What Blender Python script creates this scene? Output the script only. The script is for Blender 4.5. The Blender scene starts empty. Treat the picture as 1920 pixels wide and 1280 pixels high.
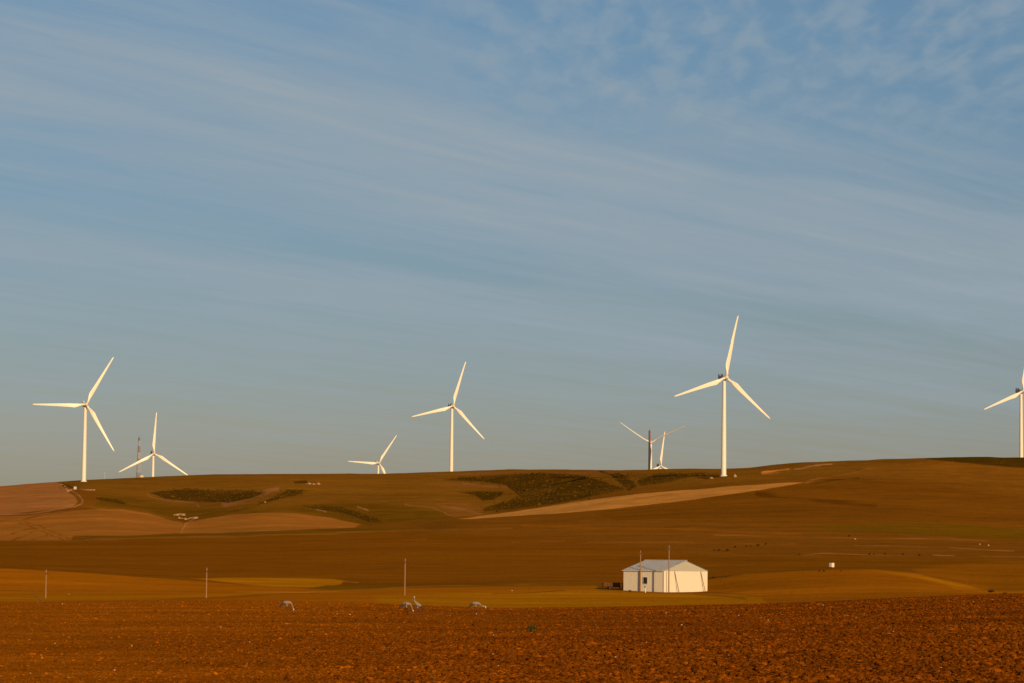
import bpy, bmesh, math, random
import numpy as np
from mathutils import Vector, Matrix
R = math.radians
random.seed(7)
rng = np.random.default_rng(7)
sc = bpy.context.scene
COL = sc.collection

# ------------------------------------------------------------------ camera
F = 5333.0            # focal length in photograph pixels (100 mm lens)
YH = 1050.0           # the photograph's row at eye level
PITCH = math.atan((YH - 640) / F)
ROLL = R(0.65)
CAM_Z = 3.3
cam_d = bpy.data.cameras.new('camera')
cam = bpy.data.objects.new('camera', cam_d)
COL.objects.link(cam)
cam_d.lens = 36.0 * F / 1920.0
cam_d.sensor_width = 36.0
cam_d.clip_start = 0.5
cam_d.clip_end = 60000
cam.matrix_world = (Matrix.Translation((0, 0, CAM_Z)) @ Matrix.Rotation(math.pi / 2 + PITCH, 4, 'X')
                    @ Matrix.Rotation(ROLL, 4, 'Z'))
sc.camera = cam
CM = np.array(cam.matrix_world.to_3x3())


def ray(u, v):
    """direction through photograph pixel (u, v), scaled so that its Y is 1"""
    d = CM @ np.array([(u - 960) / F, (640 - v) / F, -1.0])
    return d / d[1]


def at(u, v, Y):
    d = ray(u, v) * Y
    return Vector((d[0], d[1], d[2] + CAM_Z))


def project(P):
    Q = (P - np.array([0, 0, CAM_Z])) @ CM
    return 960 - F * Q[..., 0] / Q[..., 2], 640 + F * Q[..., 1] / Q[..., 2]


# ------------------------------------------------------------------ small helpers
def lin(c):
    return tuple((x / 255 / 12.92) if x / 255 <= 0.04045 else ((x / 255 + 0.055) / 1.055) ** 2.4 for x in c)


def _hash(ix, iy, seed):
    h = (ix.astype(np.int64) * 374761393 + iy.astype(np.int64) * 668265263 + seed * 974634777) & 0xFFFFFFFF
    h = ((h ^ (h >> 13)) * 1274126177) & 0xFFFFFFFF
    h = h ^ (h >> 16)
    return (h & 0xFFFF) / 65535.0


def vnoise(x, y, seed=0):
    x = np.asarray(x, float); y = np.asarray(y, float)
    x0 = np.floor(x); y0 = np.floor(y)
    fx = x - x0; fy = y - y0
    fx = fx * fx * (3 - 2 * fx); fy = fy * fy * (3 - 2 * fy)
    a = _hash(x0, y0, seed); b = _hash(x0 + 1, y0, seed)
    c = _hash(x0, y0 + 1, seed); d = _hash(x0 + 1, y0 + 1, seed)
    return (a + (b - a) * fx) * (1 - fy) + (c + (d - c) * fx) * fy


def fbm(x, y, seed=0, oct=4):
    s = 0; amp = 1; tot = 0
    for k in range(oct):
        s = s + amp * vnoise(x * 2 ** k + 17.3 * k, y * 2 ** k + 9.1 * k, seed + k)
        tot += amp; amp *= 0.5
    return s / tot


def tag(o, label=None, cat=None, group=None, kind=None):
    for k, val in (('label', label), ('category', cat), ('group', group), ('kind', kind)):
        if val:
            o[k] = val
    return o


def empty(name, loc, rz=0.0):
    o = bpy.data.objects.new(name, None)
    COL.objects.link(o)
    o.location = loc
    o.rotation_euler = (0, 0, rz)
    o.empty_display_size = 0.1
    return o


def mesh_obj(name, verts, faces, mat, parent=None, smooth=False):
    me = bpy.data.meshes.new(name)
    me.from_pydata([tuple(p) for p in verts], [], faces)
    me.update()
    if smooth:
        me.polygons.foreach_set('use_smooth', [True] * len(me.polygons))
    me.materials.append(mat)
    o = bpy.data.objects.new(name, me)
    COL.objects.link(o)
    if parent:
        o.parent = parent
    return o


def bm_obj(name, bm, mat, parent=None, smooth=False):
    me = bpy.data.meshes.new(name)
    bmesh.ops.recalc_face_normals(bm, faces=bm.faces)
    bm.to_mesh(me)
    bm.free()
    if smooth:
        me.polygons.foreach_set('use_smooth', [True] * len(me.polygons))
    me.materials.append(mat)
    o = bpy.data.objects.new(name, me)
    COL.objects.link(o)
    if parent:
        o.parent = parent
    return o


def np_mesh(name, V, Fc, mat, cols=None, smooth=True):
    """big mesh from numpy arrays (all faces with the same number of corners)"""
    me = bpy.data.meshes.new(name)
    n = Fc.shape[1]
    me.vertices.add(len(V))
    me.vertices.foreach_set('co', V.astype(np.float32).ravel())
    me.loops.add(Fc.size)
    me.loops.foreach_set('vertex_index', Fc.astype(np.int32).ravel())
    me.polygons.add(len(Fc))
    me.polygons.foreach_set('loop_start', np.arange(0, Fc.size, n, dtype=np.int32))
    me.polygons.foreach_set('use_smooth', np.full(len(Fc), smooth))
    me.update(calc_edges=True)
    if cols is not None:
        at_ = me.color_attributes.new('albedo', 'FLOAT_COLOR', 'POINT')
        c4 = np.ones((len(V), 4), np.float32)
        c4[:, :3] = cols
        at_.data.foreach_set('color', c4.ravel())
    me.materials.append(mat)
    o = bpy.data.objects.new(name, me)
    COL.objects.link(o)
    return o


def box(bm, c, s, rot=None):
    m = Matrix.Translation(c) @ (rot if rot else Matrix.Identity(4)) @ Matrix.Diagonal((s[0], s[1], s[2], 1))
    return bmesh.ops.create_cube(bm, size=1.0, matrix=m)


def cyl(bm, p0, p1, r0, r1=None, seg=10):
    p0 = Vector(p0); p1 = Vector(p1)
    d = p1 - p0
    m = Matrix.Translation((p0 + p1) / 2) @ d.to_track_quat('Z', 'Y').to_matrix().to_4x4()
    bmesh.ops.create_cone(bm, cap_ends=True, segments=seg, radius1=r0, radius2=r0 if r1 is None else r1, depth=d.length, matrix=m)


# ------------------------------------------------------------------ materials
def nodes_of(name, rough=0.8, spec=0.3):
    m = bpy.data.materials.new(name)
    m.use_nodes = True
    nt = m.node_tree
    b = nt.nodes['Principled BSDF']
    b.inputs['Roughness'].default_value = rough
    b.inputs['Specular IOR Level'].default_value = spec
    return m, nt, b


def plain(name, col, rough=0.7, spec=0.3, var=0.15, scale=3.0, metal=0.0):
    m, nt, b = nodes_of(name, rough, spec)
    b.inputs['Metallic'].default_value = metal
    tc = nt.nodes.new('ShaderNodeTexCoord')
    n = nt.nodes.new('ShaderNodeTexNoise')
    n.inputs['Scale'].default_value = scale
    n.inputs['Detail'].default_value = 5
    nt.links.new(tc.outputs['Object'], n.inputs['Vector'])
    mx = nt.nodes.new('ShaderNodeMix')
    mx.data_type = 'RGBA'
    mx.inputs[6].default_value = (*[c * (1 - var) for c in col], 1)
    mx.inputs[7].default_value = (*[min(1, c * (1 + var)) for c in col], 1)
    nt.links.new(n.outputs['Fac'], mx.inputs[0])
    nt.links.new(mx.outputs[2], b.inputs['Base Color'])
    return m


def earth(name, scales, amount, bump=None, stripes=0.0):
    """field surface: the 'albedo' attribute times several sizes of noise"""
    m, nt, b = nodes_of(name, 1.0, 0.0)
    at_ = nt.nodes.new('ShaderNodeAttribute')
    at_.attribute_name = 'albedo'
    tc = nt.nodes.new('ShaderNodeTexCoord')
    prev = None
    for s, amt, stretch in scales:
        mp = nt.nodes.new('ShaderNodeMapping')
        mp.inputs['Scale'].default_value = (s / stretch, s, s)
        mp.inputs['Rotation'].default_value = (0, 0, 0.12)
        nt.links.new(tc.outputs['Object'], mp.inputs['Vector'])
        n = nt.nodes.new('ShaderNodeTexNoise')
        n.inputs['Scale'].default_value = 1.0
        n.inputs['Detail'].default_value = 4
        n.inputs['Roughness'].default_value = 0.6
        nt.links.new(mp.outputs[0], n.inputs['Vector'])
        mr = nt.nodes.new('ShaderNodeMapRange')
        mr.inputs['From Min'].default_value = 0.25
        mr.inputs['From Max'].default_value = 0.75
        mr.inputs['To Min'].default_value = 1 - amt
        mr.inputs['To Max'].default_value = 1 + amt
        nt.links.new(n.outputs['Fac'], mr.inputs['Value'])
        if prev is None:
            prev = mr.outputs[0]
        else:
            mu = nt.nodes.new('ShaderNodeMath')
            mu.operation = 'MULTIPLY'
            nt.links.new(prev, mu.inputs[0])
            nt.links.new(mr.outputs[0], mu.inputs[1])
            prev = mu.outputs[0]
    vm = nt.nodes.new('ShaderNodeVectorMath')
    vm.operation = 'SCALE'
    nt.links.new(at_.outputs['Color'], vm.inputs[0])
    nt.links.new(prev, vm.inputs['Scale'])
    nt.links.new(vm.outputs[0], b.inputs['Base Color'])
    if bump:
        n = nt.nodes.new('ShaderNodeTexNoise')
        n.inputs['Scale'].default_value = bump[0]
        n.inputs['Detail'].default_value = 6
        nt.links.new(tc.outputs['Object'], n.inputs['Vector'])
        bp = nt.nodes.new('ShaderNodeBump')
        bp.inputs['Strength'].default_value = bump[1]
        bp.inputs['Distance'].default_value = bump[2]
        nt.links.new(n.outputs['Fac'], bp.inputs['Height'])
        nt.links.new(bp.outputs[0], b.inputs['Normal'])
    return m


M_HILL = earth('hill fields', [(0.012, 0.16, 4), (0.06, 0.14, 5), (0.35, 0.18, 3)], 0, bump=(0.5, 0.6, 0.6))
M_SOIL = earth('ploughed soil', [(0.12, 0.30, 2), (1.6, 0.35, 1), (6.0, 0.4, 1)], 0, bump=(9.0, 0.8, 0.08))
M_CLOD = earth('soil clods', [(0.12, 0.30, 2), (1.6, 0.35, 1), (25.0, 0.25, 1)], 0, bump=(18.0, 0.5, 0.03))
M_WHITE = plain('turbine paint', (0.66, 0.61, 0.52), 0.35, 0.4, 0.03, 0.15)
M_NAC = plain('nacelle grey paint', (0.42, 0.41, 0.39), 0.5, 0.3, 0.05, 0.4)
M_HUB = plain('hub cover paint', (0.60, 0.55, 0.47), 0.4, 0.4, 0.03, 0.4)
M_WALL = plain('white sheet wall', (0.65, 0.575, 0.44), 0.6, 0.3, 0.05, 0.9)
M_ROOF = plain('zinc roof', (0.70, 0.68, 0.66), 0.55, 0.4, 0.08, 0.7)
M_GABLE = plain('dull gable sheet', (0.38, 0.345, 0.28), 0.6, 0.3, 0.05, 0.9)
M_DARK = plain('dark opening', (0.02, 0.017, 0.015), 0.6, 0.3, 0.2, 2)
M_WOOD = plain('weathered pole timber', (0.25, 0.14, 0.07), 0.85, 0.1, 0.2, 1.5)
M_DWOOD = plain('dark timber', (0.09, 0.055, 0.03), 0.9, 0.1, 0.25, 2)
M_RUST = plain('rusty steel', (0.10, 0.040, 0.007), 0.85, 0.2, 0.4, 2.5)
M_TYRE = plain('black rubber', (0.02, 0.018, 0.016), 0.9, 0.1, 0.2, 5)
M_REDP = plain('mast red paint', (0.22, 0.075, 0.06), 0.6, 0.3, 0.1, 0.2)
M_WHP = plain('mast white paint', (0.42, 0.36, 0.33), 0.6, 0.3, 0.1, 0.2)
M_BRNP = plain('mast brown steel', (0.07, 0.045, 0.03), 0.7, 0.3, 0.2, 0.3)
M_CONC = plain('pale concrete', (0.6, 0.54, 0.45), 0.9, 0.1, 0.15, 0.6)
M_CRANE = plain('blue grey plumage', (0.20, 0.165, 0.14), 0.9, 0.1, 0.12, 14)
def crane_coat():
    m = M_CRANE
    nt = m.node_tree
    b = nt.nodes['Principled BSDF']
    src = b.inputs['Base Color'].links[0].from_socket
    tc_ = nt.nodes.new('ShaderNodeTexCoord'); sx = nt.nodes.new('ShaderNodeSeparateXYZ')
    nt.links.new(tc_.outputs['Object'], sx.inputs[0])
    lo = nt.nodes.new('ShaderNodeMath'); lo.operation = 'LESS_THAN'; lo.inputs[1].default_value = 0.46
    bk = nt.nodes.new('ShaderNodeMath'); bk.operation = 'LESS_THAN'; bk.inputs[1].default_value = 0.2
    nt.links.new(sx.outputs[2], lo.inputs[0]); nt.links.new(sx.outputs[0], bk.inputs[0])
    an = nt.nodes.new('ShaderNodeMath'); an.operation = 'MULTIPLY'
    nt.links.new(lo.outputs[0], an.inputs[0]); nt.links.new(bk.outputs[0], an.inputs[1])
    mx = nt.nodes.new('ShaderNodeMix'); mx.data_type = 'RGBA'
    nt.links.new(an.outputs[0], mx.inputs[0]); nt.links.new(src, mx.inputs[6]); mx.inputs[7].default_value = (0.05, 0.03, 0.025, 1)
    nt.links.new(mx.outputs[2], b.inputs['Base Color'])


crane_coat()
M_TAIL = plain('dark slate plumes', (0.045, 0.035, 0.035), 0.9, 0.1, 0.2, 14)
M_CROWN = plain('white crown feathers', (0.62, 0.55, 0.48), 0.9, 0.1, 0.05, 14)
M_LEG = plain('dark horn', (0.05, 0.035, 0.03), 0.8, 0.2, 0.1, 10)
M_SHRUB = plain('grey green shrub', (0.085, 0.044, 0.004), 1.0, 0.0, 0.3, 0.3)
M_BUSH = plain('dark bush leaves', (0.085, 0.042, 0.008), 0.95, 0.05, 0.35, 1.2)
M_TWIG = plain('bush stems', (0.11, 0.06, 0.03), 0.95, 0.05, 0.2, 3)
M_WEED = plain('green weed leaves', (0.06, 0.045, 0.008), 0.9, 0.1, 0.3, 5)
M_ROCK = plain('pale rock', (0.32, 0.19, 0.09), 0.95, 0.1, 0.25, 0.7)
M_STONE = plain('pale field stone', (0.48, 0.35, 0.24), 0.9, 0.15, 0.15, 4)

# ------------------------------------------------------------------ the lie of the land
# control lines: at a distance Y the ground is seen at photograph row v for column u
Y_EDGE = 235.0
EDGE = [(-200, 1130), (0, 1130), (150, 1128), (300, 1126), (500, 1126), (700, 1131), (850, 1137), (950, 1140),
        (1200, 1137), (1400, 1133), (1540, 1129), (1700, 1121), (1850, 1115), (1920, 1113), (2100, 1109)]
SKY = [(-300, 922), (0, 912), (100, 905.5), (160, 901), (220, 898), (290, 894.5), (420, 889.5), (600, 889.5), (720, 889),
       (850, 885), (960, 881.5), (1060, 881.5), (1150, 883), (1215, 882), (1240, 880.5), (1290, 879), (1345, 880.5), (1410, 878),
       (1440, 874), (1500, 868), (1560, 864.5), (1600, 863), (1700, 860.5), (1780, 858), (1850, 856.5), (1920, 858), (2100, 862)]
SKY_Y = [(-300, 2700), (0, 2720), (157, 2800), (290, 2900), (700, 3000), (850, 3085), (1000, 3000), (1200, 2750), (1300, 2620),
         (1500, 2460), (1920, 2500), (2100, 2500)]
GROUND_ROWS = [
    (76, [(0, 1280), (1920, 1280)]),
    (130, [(0, 1186), (1000, 1189), (1500, 1187), (1920, 1180)]),
    (Y_EDGE, EDGE),
    (330, [(u, v + 8) for u, v in EDGE]),
    (450, [(u, v + 1.5) for u, v in EDGE]),
    (540, [(0, 1119), (400, 1119), (800, 1117), (1000, 1119), (1200, 1118), (1330, 1118), (1500, 1112), (1700, 1107), (1850, 1111), (1920, 1109)]),
    (630, [(0, 1103), (400, 1109), (600, 1108), (800, 1104), (1000, 1101), (1100, 1102), (1168, 1104.5), (1250, 1107.3), (1330, 1107), (1400, 1098),
           (1500, 1089), (1600, 1085), (1700, 1090), (1800, 1102), (1860, 1108.5), (1920, 1106)]),
    (770, [(0, 1063), (100, 1068), (250, 1077), (400, 1084), (600, 1091), (760, 1093), (1000, 1090), (1150, 1090), (1310, 1086),
           (1400, 1075), (1480, 1070), (1560, 1067), (1640, 1067), (1720, 1075), (1780, 1087), (1850, 1103.5), (1920, 1102)]),
    (840, [(0, 1058), (400, 1078), (800, 1085), (1150, 1083), (1310, 1082), (1400, 1080), (1560, 1073), (1640, 1073), (1720, 1079),
           (1780, 1088), (1850, 1097), (1920, 1096)]),
    (1000, [(0, 1045), (400, 1055), (800, 1060), (1200, 1060), (1500, 1058), (1700, 1060), (1920, 1067)]),
    (1400, [(0, 1016), (400, 1013), (800, 1008), (1200, 1005), (1500, 1010), (1700, 1013), (1920, 1022)]),
    (1800, [(0, 987), (200, 975), (345, 990), (500, 977), (680, 984), (770, 988), (860, 972), (1000, 969), (1200, 956), (1360, 947), (1500, 940), (1700, 945), (1920, 958)]),
    (2150, [(0, 948), (157, 941), (345, 968), (500, 950), (680, 962), (800, 960), (900, 962), (1000, 952), (1170, 925), (1360, 904), (1500, 899), (1700, 898), (1920, 908)]),
]
GROUND_BACK = [
    (3600, [(0, 965), (290, 974), (711, 957), (1220, 941), (1500, 937), (1920, 945)]),
    (4250, [(0, 985), (711, 968), (1239, 975), (1920, 975)]),
    (7000, [(0, 1020), (1920, 1020)]),
    (14000, [(0, 1045), (1920, 1045)]),
]
A = np.concatenate([np.linspace(-2.6, -0.23, 60), np.linspace(-0.225, 0.225, 901), np.linspace(0.23, 2.6, 60)])


def smooth1(y, n):
    k = np.ones(n) / n
    return np.convolve(np.pad(y, n // 2, mode='edge'), k, mode='valid')


def row_to_z(Y, pts, sm=25):
    """control line -> (height at each column of A)"""
    Yc = np.interp(np.linspace(-300, 2100, 241), [p[0] for p in Y], [p[1] for p in Y]) if isinstance(Y, list) else np.full(241, float(Y))
    us = np.linspace(-300, 2100, 241)
    vs = np.interp(us, [p[0] for p in pts], [p[1] for p in pts])
    rr = np.array([ray(u, v) for u, v in zip(us, vs)])
    e = np.interp(A, rr[:, 0], rr[:, 2])
    yy = np.interp(A, rr[:, 0], Yc)
    core = slice(60, 961)
    e[core] = smooth1(e[core], sm)
    yy[core] = smooth1(yy[core], 61)
    return yy, CAM_Z + e * yy


rows = [(np.full_like(A, -300.0), np.full_like(A, 0.4)), (np.full_like(A, 20.0), np.full_like(A, 0.0))]
for Y, pts in GROUND_ROWS:
    rows.append(row_to_z(Y, pts))
rows.append(row_to_z(SKY_Y, SKY, 9))
# just behind the ridge the land falls away
yy, zz = rows[-1]
rows.append((yy + 260, zz - 14))
for Y, pts in GROUND_BACK:
    rows.append(row_to_z(Y, pts))
RY = np.array([r[0] for r in rows])      # [k, col]
RZ = np.array([r[1] for r in rows])
# monotone cubic slopes
h = np.diff(RY, axis=0)
dl = np.diff(RZ, axis=0) / h
SL = np.zeros_like(RZ)
SL[0] = dl[0]; SL[-1] = dl[-1]
w1 = 2 * h[1:] + h[:-1]; w2 = h[1:] + 2 * h[:-1]
same = dl[:-1] * dl[1:] > 0
with np.errstate(divide='ignore', invalid='ignore'):
    hm = (w1 + w2) / (w1 / dl[:-1] + w2 / dl[1:])
SL[1:-1] = np.where(same, hm, 0)


def near_w(Y):
    return np.sqrt(np.maximum(Y, 0) ** 2 + 45.0 ** 2) if np.ndim(Y) else math.sqrt(max(Y, 0) ** 2 + 45.0 ** 2)


def height_base(X, Y):
    X = np.atleast_1d(np.asarray(X, float)); Y = np.atleast_1d(np.asarray(Y, float))
    shp = np.broadcast(X, Y).shape
    X = np.broadcast_to(X, shp).ravel(); Y = np.broadcast_to(Y, shp).ravel()
    a = np.where(Y > 60, X / np.maximum(Y, 1), X / np.sqrt(np.maximum(Y, 0) ** 2 + 60.0 ** 2))
    ci = np.clip(np.searchsorted(A, a) - 1, 0, len(A) - 2)
    t = np.clip((a - A[ci]) / (A[ci + 1] - A[ci]), 0, 1)
    ry = RY[:, ci] * (1 - t) + RY[:, ci + 1] * t
    rz = RZ[:, ci] * (1 - t) + RZ[:, ci + 1] * t
    rs = SL[:, ci] * (1 - t) + SL[:, ci + 1] * t
    k = np.clip((ry <= Y).sum(0) - 1, 0, len(ry) - 2)
    j = np.arange(len(Y))
    y0, y1, z0, z1, s0, s1 = ry[k, j], ry[k + 1, j], rz[k, j], rz[k + 1, j], rs[k, j], rs[k + 1, j]
    hh = y1 - y0
    q = np.clip((Y - y0) / hh, 0, 1)
    z = (z0 * (1 + 2 * q) * (1 - q) ** 2 + s0 * hh * q * (1 - q) ** 2 + z1 * q * q * (3 - 2 * q) + s1 * hh * q * q * (q - 1))
    return z.reshape(shp)


def hill_lumps(X, Y):
    f = np.clip((Y - 1650) / 350, 0, 1) * np.clip((2750 - Y) / 450, 0.25, 1)
    g = np.clip((Y - 480) / 400, 0, 1)
    return (fbm(X * 0.016, Y * 0.010, 31, 4) - 0.5) * 4.4 * f + (fbm(X * 0.05, Y * 0.02, 41, 3) - 0.5) * 0.7 * g


def height(X, Y):
    return height_base(X, Y) + hill_lumps(np.asarray(X, float), np.asarray(Y, float))


def ground_z(X, Y):
    return float(height(X, Y)[0])


def place(u, v, y_min=60, y_max=3300):
    """first ground point seen through photograph pixel (u, v)"""
    d = ray(u, v)
    ys = np.concatenate([np.arange(y_min, min(y_max, 400), 0.5), np.arange(max(400, y_min), y_max, 2.0)])
    g = height(d[0] * ys, ys) - (CAM_Z + d[2] * ys)
    hit = np.nonzero(g >= 0)[0]
    y = ys[hit[0]] if len(hit) else y_max
    return Vector((d[0] * y, y, ground_z(d[0] * y, y)))


def on(u, Y):
    """ground point at distance Y straight below photograph column u"""
    x = ray(u, 1000)[0] * Y
    return Vector((x, Y, ground_z(x, Y)))


# ------------------------------------------------------------------ crops, soils and some hill shade, traced onto the ground
K = np.array([0.66, 0.565, 0.43])       # rough daylight on open ground, used to turn seen colours into surface colours


def alb(rgb):
    c = np.array(lin(rgb)) / K
    return np.maximum(c, [0.01, 0.007, 0.003])


def in_poly(u, v, poly):
    inside = np.zeros(u.shape, bool)
    n = len(poly)
    for i in range(n):
        x0, y0 = poly[i]; x1, y1 = poly[(i + 1) % n]
        if y0 == y1:
            continue
        c = ((y0 > v) != (y1 > v)) & (u < (x1 - x0) * (v - y0) / (y1 - y0) + x0)
        inside ^= c
    return inside


def line_dist(u, v, pts):
    d = np.full(u.shape, 1e9)
    for (x0, y0), (x1, y1) in zip(pts, pts[1:]):
        dx, dy = x1 - x0, y1 - y0
        t = np.clip(((u - x0) * dx + (v - y0) * dy) / (dx * dx + dy * dy), 0, 1)
        d = np.minimum(d, np.hypot(u - x0 - t * dx, v - y0 - t * dy))
    return d


BIG = 3000
FIELDS = [
    # (surface colour as seen, outline, ragged edge)
    ((108, 60, 8), [(-BIG, 800), (BIG, 800), (BIG, 1300), (-BIG, 1300)], 0),
    # upper hill pasture
    ((108, 64, 10), [(-BIG, 840), (-60, 925), (120, 908), (190, 925), (160, 960), (260, 955), (345, 980), (430, 962), (520, 960),
                     (600, 966), (690, 986), (860, 972), (1000, 945), (1200, 915), (1380, 905), (1510, 898), (1640, 875), (1760, 858), (1760, 800), (-BIG, 800)], 0),
    # hollows: valley shade painted in, with greener grass
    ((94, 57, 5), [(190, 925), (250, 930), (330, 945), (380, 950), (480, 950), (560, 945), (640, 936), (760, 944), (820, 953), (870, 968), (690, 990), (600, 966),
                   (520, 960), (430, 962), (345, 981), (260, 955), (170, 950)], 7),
    # ploughed shoulder on the left
    ((140, 82, 33), [(-BIG, 900), (0, 905), (112, 903), (124, 918), (140, 930), (146, 942), (135, 949), (70, 957), (0, 964), (-BIG, 970)], 0),
    ((139, 79, 22), [(-BIG, 968), (0, 967), (60, 964), (110, 957), (190, 952), (230, 953), (280, 961), (320, 973), (345, 979), (338, 999), (240, 1003), (140, 1003),
                     (130, 1012), (-BIG, 1016)], 0),
    ((141, 81, 22), [(345, 979), (400, 968), (430, 963), (500, 960), (560, 961), (620, 969), (680, 983), (660, 988), (560, 993), (400, 999), (338, 1000)], 0),
    # olive verge below the mounds
    ((98, 60, 6), [(145, 1002), (240, 1003.5), (338, 1000), (400, 999.5), (560, 993.5), (660, 988), (690, 986), (770, 986), (760, 992), (560, 1000), (340, 1006), (160, 1010)], 1.5),
    ((113, 65, 15), [(805, 942), (850, 938), (890, 940), (905, 950), (905, 960), (880, 967), (855, 970), (830, 955)], 4),
    ((116, 67, 19), [(790, 905), (850, 903), (900, 905), (945, 909), (950, 913), (900, 915), (830, 914)], 4),
    ((116, 66, 22), [(840, 887), (960, 883), (1100, 883), (1180, 885), (1180, 890), (1100, 890), (1010, 885.5), (960, 888), (860, 891)], 2),
    # pale stubble tongue
    ((164, 101, 36), [(850, 972.5), (960, 958), (1100, 936), (1200, 924), (1300, 916), (1400, 908), (1510, 902), (1480, 909), (1420, 919), (1340, 930),
                     (1250, 942), (1150, 953), (1050, 962), (960, 967), (880, 972.5)], 0),
    # slope right of the tongue
    ((104, 57, 6), [(1510, 902), (1480, 910), (1340, 931), (1250, 943), (1100, 960), (1150, 975), (1500, 985), (1960, 985), (1960, 940), (1750, 905), (1600, 897)], 3),
    ((112, 64, 10), [(1560, 893), (1640, 872), (1745, 860), (1960, 878), (1960, 925), (1750, 902)], 4),
    ((62, 43, 2), [(1735, 859.5), (1800, 866), (1900, 875), (2100, 882), (2100, 840), (1735, 840)], 0),
    ((96, 60, 2), [(1480, 985), (1600, 979), (1750, 975), (1960, 990), (1960, 1018), (1800, 1008), (1700, 1002), (1560, 997)], 6),
    # wide middle plain
    ((108, 58, 2), [(-BIG, 1016), (130, 1014), (400, 1004), (760, 995), (1100, 1010), (1320, 1040), (1320, 1095), (600, 1105), (330, 1087), (220, 1078), (0, 1063), (-BIG, 1050)], 0),
    ((106, 58, 2), [(1320, 1040), (1500, 1040), (1920, 1045), (BIG, 1045), (BIG, 1075), (1740, 1070), (1560, 1066), (1400, 1075), (1320, 1085)], 0),
    ((122, 66, 4), [(1700, 1062), (1820, 1052), (2100, 1050), (2100, 1108), (1850, 1108), (1720, 1075)], 8),
    # orange stubble, left
    ((140, 74, 1), [(-BIG, 1055), (0, 1062), (100, 1068), (220, 1076.5), (330, 1085), (450, 1094), (620, 1104), (900, 1097), (1120, 1092), (1120, 1150), (-BIG, 1150)], 2.0),
    ((146, 84, 4), [(-BIG, 1118), (120, 1112), (300, 1114), (480, 1110), (560, 1108), (420, 1118), (200, 1124), (-BIG, 1130)], 4),
    ((150, 88, 5), [(345, 1083), (420, 1081), (560, 1081), (625, 1083), (642, 1087), (640, 1096), (600, 1102), (520, 1101), (440, 1094)], 2.5),
    ((100, 62, 6), [(610, 1095), (700, 1097), (800, 1098), (1160, 1090), (1160, 1097), (900, 1100), (700, 1104), (560, 1105)], 3),
    # grass round the shed and the grassy mound
    ((142, 82, 2), [(700, 1112), (950, 1104), (1120, 1099), (1170, 1103), (1340, 1108), (1420, 1112), (1600, 1118), (1600, 1160), (700, 1160)], 9),
    ((132, 70, 1), [(1310, 1087), (1400, 1075), (1480, 1070), (1560, 1066.5), (1640, 1066.5), (1720, 1074.5), (1790, 1089), (1850, 1105), (1920, 1104), (2100, 1100),
                    (2100, 1160), (1480, 1160), (1420, 1115), (1320, 1107)], 1.2),
    ((150, 88, 2), [(1560, 1066), (1640, 1066), (1720, 1074), (1790, 1089), (1850, 1105), (1960, 1107), (1960, 1114), (1860, 1112), (1790, 1104), (1720, 1085), (1640, 1071)], 7),
    ((86, 48, 2), [(1310, 1092), (1320, 1087), (1390, 1077), (1400, 1074), (1330, 1080)], 2),
]
SCRUB = [   # low grey green scrub standing on the hill: outline, plants per hectare
    ([(278, 922), (330, 916), (440, 917), (500, 922), (470, 934), (430, 942), (370, 940), (310, 935)], 260),
    ([(395, 968), (480, 945), (540, 917), (575, 917), (560, 927), (500, 941), (440, 958)], 420),
    ([(640, 948), (690, 965), (720, 978), (690, 978), (650, 963), (560, 947)], 230),
    ([(825, 899), (870, 893), (960, 888), (1010, 885), (1060, 888), (1100, 891), (1130, 900), (1160, 911), (1178, 917), (1130, 925), (1090, 935), (1040, 944),
      (960, 954), (905, 958), (905, 951), (940, 940), (975, 932), (965, 922), (950, 912), (945, 908), (900, 902)], 300),
    ([(858, 922), (900, 919), (945, 920), (940, 928), (925, 936), (905, 938), (890, 928)], 300),
    ([(1160, 884), (1178, 892), (1195, 912), (1182, 917), (1165, 905), (1145, 888)], 500),  # dense strip added to darken the ravine like its shaded bank
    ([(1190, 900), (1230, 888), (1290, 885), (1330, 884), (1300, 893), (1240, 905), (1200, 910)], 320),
    ([(1292, 890), (1345, 887), (1350, 894), (1320, 898)], 420),
    ([(112, 904), (120, 904), (136, 911), (152, 915.5), (150, 917), (134, 915), (120, 909)], 900),  # dark growth on the embankment, its shading put in as dense cover
    ([(180, 930), (230, 936), (240, 945), (225, 944), (185, 936)], 150),
    ([(550, 901), (575, 899), (578, 905), (550, 906)], 250),
    ([(1740, 860), (1800, 860), (1920, 860), (1920, 876), (1800, 866)], 60),
]
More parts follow.
